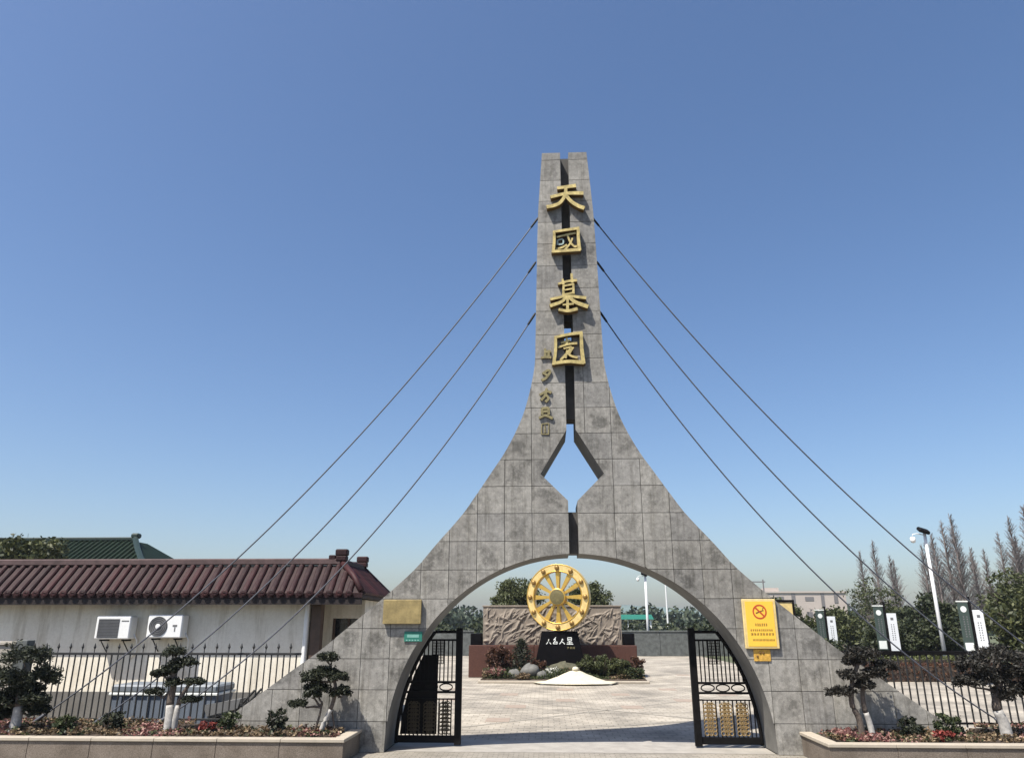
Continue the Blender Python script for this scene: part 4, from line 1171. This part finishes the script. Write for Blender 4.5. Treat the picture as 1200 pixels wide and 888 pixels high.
tree('dark bush in front of the lamp post base', (16.8, 24.5, 0), 2.6, 1.5, 'leaf_dark', 71, 80, 60, .10, .1, .05)
tree('dark bush between middle and right banners', (18.6, 23.5, 0), 2.9, 1.5, 'leaf_dark', 72, 80, 60, .10, .1, .05)
tree('dark bush under the leftmost banner', (15.8, 32, 0), 2.3, 1.5, 'leaf_dark', 73, 80, 60, .10, .1, .05)
tree('dark bush under the middle banner', (14.4, 26.5, 0), 1.7, 1.3, 'leaf_dark', 74, 70, 60, .09, .1, .05)
tree('pale budding tree behind the middle banner', (27.5, 52, 0), 6.4, 2.6, 'leaf_olive', 75, 45, 40, .12, .14, .3)
tree('green tree at the far right behind the tall olive tree', (31.5, 38, 0), 5.2, 2.6, 'leaf_olive', 76, 80, 60, .14, .14, .15)

# clipped hedge
rng = np.random.default_rng(80)
hg = thing('clipped_hedge', 'long rust-red clipped hedge behind the right fence', 'hedge', (16.4, 20.2, 0))
P = np.stack([rng.uniform(-3.0, 5.5, 9000), rng.uniform(-.45, .45, 9000), rng.uniform(.05, .75, 9000) + rng.normal(0, .03, 9000)], 1)
V, F = leaf_arrays(P, .055, .1, .5, rng); MB().arr(V, F).build('foliage', 'leaf_rust', hg)
MB().box(-2.9, 5.4, -.36, .36, 0, .62).build('core', 'soil', hg)
hg2 = thing('clipped_hedge', 'yellow-green clipped hedge strip behind the rust-red hedge', 'hedge', (15.6, 21.4, 0))
P = np.stack([rng.uniform(-2.5, 4.5, 6000), rng.uniform(-.4, .4, 6000), rng.uniform(.05, 1.0, 6000) + rng.normal(0, .03, 6000)], 1)
V, F = leaf_arrays(P, .055, .1, .5, rng); MB().arr(V, F).build('foliage', 'leaf_lime', hg2)
MB().box(-2.4, 4.4, -.3, .3, 0, .85).build('core', 'soil', hg2)
sheet('lawn', 11.5, 60, 20.75, 60, -0.004, 'earth_ground')

# lamp posts with cameras
def lamp(label, loc, h, r, cam_side=-1, big=True):
    t = thing('lamp_post', label, 'lamp post', loc, 0, 'white lamp posts with cameras')
    MB().tube([(0,0,0), (0,0,h)], [r, r*.75], 12).build('pole', 'white_pole', t, True)
    MB().bbox(-.2, .2, -.2, .2, 0, .03, .008).build('base_plate', 'white_pole', t)
    M = Matrix.Translation((-.06, -.12, h + .10)) @ Matrix.Rotation(math.radians(18), 4, 'Y') @ Matrix.Rotation(math.radians(25), 4, 'X')
    MB().bbox(-.30, .24, -.22, .22, -.09, .09, .05, 0, M).build('floodlight', 'black_iron', t)
    MB().tube([(0,0,h-.05), (0,0,h+.1)], r*.7, 8).build('bracket', 'black_iron', t)
    MB().tube([(0,-.02,h-.10), (-.40,-.02,h-.02), (-.60,-.02,h-.06), (-.62,-.02,h-.20)], .022, 6).build('camera_arm', 'white_pole', t, True)
    fixn(MB().lathe([(.06,.12), (.12,.08), (.13,-.06), (.09,-.15), (.03,-.18)], (-.62, -.02, h - .30), 'Z', 14).build('dome_camera', 'white_plastic', t, True))
    return t
lamp('tall white lamp post with floodlight and dome camera right of the gate', (18.3, 22.2, 0), 6.72, .095)
l2 = lamp('white lamp post with camera seen through the arch', (7.75, 48.6, 0), 6.25, .12)
MB().tube([(0,0,3.9), (.3,-.02,3.85), (.34,-.02,3.6)], .03, 6).build('side_camera', 'black_iron', l2)
fp = MB().tube([(12.7, 70, 0), (12.7, 70, 6.5)], [.1, .08], 8).build('distant_pole', 'white_pole')
tag(fp, 'thin white pole far behind the boundary wall', 'pole')

# banners
def banner(label, x, y, zt, h, w, turn):
    t = thing('banner_post', label, 'banner', (x, y, 0), turn, 'banner posts along the path')
    MB().bbox(-.045, .045, -.045, .045, 0, zt + .25, .008).build('post', 'black_iron', t)
    g = MB().bbox(-w - .07, -.07, -.02, .02, zt - h, zt, .006).build('green_board', 'banner_green', t)
    q = MB()
    q.lathe([(.13, -.021), (.13, -.026)], (-.07 - w/2, 0, zt - .27), 'Y', 14)
    fixn(q.build('emblem', 'pale_mark', g))
    mb = MB()
    for dx in (.30, .62):
        rr = random.Random(int(x*10))
        for k in range(9): mb.box(-.07 - w*dx - .025, -.07 - w*dx + .025, -.024, -.0205, zt - .55 - k*.1 - .06, zt - .55 - k*.1)
    mb.build('lettering', 'grille_grey', g)['kind'] = 'stuff'
    MB().box(-.07 - w*.9, -.07 - w*.1, -.0245, -.0205, zt - h + .05, zt - h + .42).build('picture', 'pale_mark', g)
    MB().box(-w - .1, -.05, -.03, .03, zt + .03, zt + .08).build('arm', 'pale_mark', t)
    wb = MB().bbox(.07, .07 + w, -.02, .02, zt - h - .05, zt - .30, .006).build('white_board', 'banner_white', t)
    mb = MB(); mb.box(.07 + w*.35, .07 + w*.65, -.024, -.0205, zt - .62, zt - .50)
    for dx in (.36, .60):
        for k in range(8): mb.box(.07 + w*dx - .02, .07 + w*dx + .02, -.0245, -.0205, zt - .80 - k*.1 - .055, zt - .80 - k*.1)
    mb.build('lettering', 'grille_grey', wb)['kind'] = 'stuff'
    MB().box(.05, .09 + w, -.03, .03, zt - h - .14, zt - h - .08).build('arm', 'black_iron', t)
banner('right and nearest pair of green and white banner boards on a black post', 17.63, 18.0, 3.30, 2.05, .44, 0)
banner('middle pair of green and white banner boards on a black post', 16.12, 23.0, 3.22, 2.0, .46, 0)
banner('leftmost and farthest pair of green and white banner boards on a black post', 15.32, 29.0, 3.12, 1.95, .46, 0)
# board that peeks out behind the slope of the gate
sb = thing('notice_board', 'dark framed yellow board peeking out behind the right gate slope', 'sign', (6.0, 6.0, 0))
MB().box(-.5, .36, -.015, .015, 2.1, 3.02).build('panel', 'yellow_sign_frame', sb)
fr = MB(); fr.box(-.56, .42, -.03, .03, 3.023, 3.09); fr.box(.363, .42, -.03, .03, 0, 3.02); fr.box(-.56, -.503, -.03, .03, 0, 3.02); fr.build('frame', 'black_iron', sb)

# bare dawn redwoods
def bare_mesh(seed, h=12.0):
    rng = np.random.default_rng(seed)
    tr = MB(); pts = [np.array((0,0,z)) + rng.normal(0, .03, 3)*(z/h) for z in np.linspace(0, h, 9)]
    tr.tube(pts, list(np.linspace(.19, .02, 9)), 5)
    br = MB()
    n = 210
    for k in range(n):
        z = h*(.12 + .86*(k/n)**.85); t = z/h
        L = max(.2, .20*h*(1 - t)**.7*rng.uniform(.5, 1.1))
        a = rng.uniform(0, 6.283); up = rng.uniform(1.0, 2.0)
        d = np.array((math.cos(a), math.sin(a), up)); d /= np.linalg.norm(d)
        p0 = np.array((0,0,z)); p1 = p0 + d*L*.55 ; p2 = p1 + (d + np.array((0,0,.25)))*L*.5
        br.tube([p0, p1, p2], [.024, .014, .005], 3, cap=False)
        for q in range(8):
            s = rng.uniform(.25, 1); b0 = p0 + (p2 - p0)*s
            e = d + rng.normal(0, .55, 3); e[2] = abs(e[2]); e /= np.linalg.norm(e)
            br.tube([b0, b0 + e*L*rng.uniform(.15, .4)], [.010, .004], 3, cap=False)
    return tr.mesh('trunk', 'twig'), br.mesh('branches', 'twig')
BM = [bare_mesh(s) for s in (1, 2, 3)]
RW = [(34.3, 70, 9.4), (36.7, 72, 10.6), (37.9, 71, 9.0), (39.6, 74, 8.8), (41.4, 68, 10.6), (42.4, 70, 11.2), (43.7, 70, 12.4), (44.3, 69, 13.0), (45.3, 71, 11.8), (46.3, 70, 9.2), (47.5, 72, 9.9), (48.3, 71, 9.6), (49.6, 70, 11.2), (50.4, 69, 10.6), (51.1, 70, 12.8), (52.0, 71, 10.9), (52.9, 70, 14.0), (53.8, 69, 13.0), (55.0, 70, 12.0), (40.6, 69, 9.9), (43.0, 73, 10.5)]
RW.sort()
ORD = ['first', 'second', 'third', 'fourth', 'fifth', 'sixth', 'seventh', 'eighth', 'ninth', 'tenth', 'eleventh', 'twelfth', 'thirteenth', 'fourteenth', 'fifteenth', 'sixteenth', 'seventeenth', 'eighteenth', 'nineteenth', 'twentieth', 'twenty-first']
def red_label(k):
    return 'bare leafless dawn redwood, %s from the left in the row behind the lamp post' % ORD[k]
for k, (x, y, hh) in enumerate(RW):
    t = thing('bare_redwood', red_label(k), 'tree', (x, y, 0), R.uniform(0, 6), 'bare dawn redwoods at the right')
    s = hh*1.08/12.0; t.scale = (s*1.3, s*1.3, s)
    a, b = BM[k % 3]; place('trunk', a, t); place('branches', b, t)

# far pale building, poles, woods and hills
pb = thing('far_building', 'far pale pinkish flat-roofed building beyond the trees', 'building', (45.0, 150, 0))
MB().box(-2, 17.5, 0, 12, 0, 8.5).build('wall', 'far_render', pb)
MB().box(-2.3, 17.8, -.2, 12.2, 8.503, 8.85).build('parapet', 'far_render', pb)
MB().box(1.2, 4.0, 1, 4, 8.853, 9.6).build('roof_hut', 'far_render', pb)
for (x, z, w, hh) in [(.2, 6.6, .9, 1.5), (3.1, 6.9, 1.5, .9), (6.2, 6.2, .8, 2.2), (9.0, 6.9, 1.8, .8), (12.3, 5.6, .7, 3.0), (15.0, 6.4, .8, 2.0), (1.0, 3.2, 1.2, 1.5), (5.0, 3.2, 1.2, 1.5), (9.0, 3.2, 1.2, 1.5), (13.5, 3.2, 1.2, 1.5)]:
    MB().box(x, x + w, -.06, .02, z, z + hh).build('window', 'far_window', pb)
up = thing('utility_pole', 'thin utility pole with cross arm beside the far building', 'pole', (29.5, 92, 0))
MB().tube([(0,0,0), (0,0,8.2)], .09, 6).build('pole', 'far_window', up); MB().box(-1.5, .3, -.05, .05, 7.8, 7.95).build('cross_arm', 'far_window', up)
cp = thing('far_canopy', 'long teal green roof beyond the boundary wall', 'building', (10.0, 80, 0))
MB().prism([(-3.8, 2.9), (2.6, 2.9), (2.3, 3.45), (-3.8, 3.45)], 0, 4).build('roof', 'teal_canopy', cp); fixn(cp.children[0])
for x in (-3.5, -.6, 2.2): MB().box(x - .1, x + .1, 0.3, .5, 0, 2.898).build('post', 'white_pole', cp)

def wood(label, x0, x1, y, z0, z1, n, leaf, size, seed, depth=6):
    rng = np.random.default_rng(seed); pts = []
    for k in range(n):
        x = rng.uniform(x0, x1); hh = rng.uniform(z0, z1); r = rng.uniform(.9, 2.0)*size*5; yy = y + rng.uniform(0, depth)
        pts.append(ball(150, (x, yy, hh - r*.8), (r, r, r*.9), rng, .5)); pts.append(ball(70, (x, yy, hh*.35), (r*1.1, r, hh*.4), rng, .3))
    V, F = leaf_arrays(np.concatenate(pts), size, .1, .6, rng)
    o = MB().arr(V, F).build('wood', leaf); return tag(o, label, 'trees', kind='stuff')
wood('strip of dark green trees behind the boundary wall', -30, 34, 52, 1.9, 2.9, 110, 'leaf_dark', .22, 91)
wood('distant hazy belt of trees on the horizon', -120, 160, 150, 4.0, 6.2, 260, 'leaf_far', .6, 92, 20)
# hills
hm = MB(); nx = 80; xs = np.linspace(-700, 800, nx)
rg = np.random.default_rng(4)
hz = 7 + 5*np.sin(xs/130 + 1) + 3*np.sin(xs/47) + rg.normal(0, .6, nx); hz = np.clip(hz, 3, 20) + 4
V = []; 
for x, zz in zip(xs, hz): V += [(x, 620, -1), (x, 680, zz*.8), (x, 760, zz), (x, 900, -1)]
hm.add(V, [(4*k + j, 4*k + 4 + j, 4*k + 5 + j, 4*k + 1 + j) for k in range(nx-1) for j in range(3)])
struct(fixn(hm.build('hills', 'hill_green', None, True)))
# ---------------------------------------------------------------- the hazy air
hzm = bpy.data.materials.new('haze'); hzm.use_nodes = True; hn = hzm.node_tree
hn.nodes.remove(hn.nodes['Principled BSDF'])
pv = hn.nodes.new('ShaderNodeVolumePrincipled')
pv.inputs['Color'].default_value = (0.86, 0.92, 1.0, 1)
pv.inputs['Density'].default_value = 0.00025
pv.inputs['Anisotropy'].default_value = 0.2
hn.links.new(pv.outputs[0], hn.nodes['Material Output'].inputs['Volume'])
MATS['haze'] = hzm
hz_o = MB().box(-1600, 1600, -300, 2600, -2.0, 22.0).build('haze', 'haze')
tag(hz_o, 'thin bluish haze in the air over the whole place', 'haze', kind='stuff')
print('slabs', nsl)
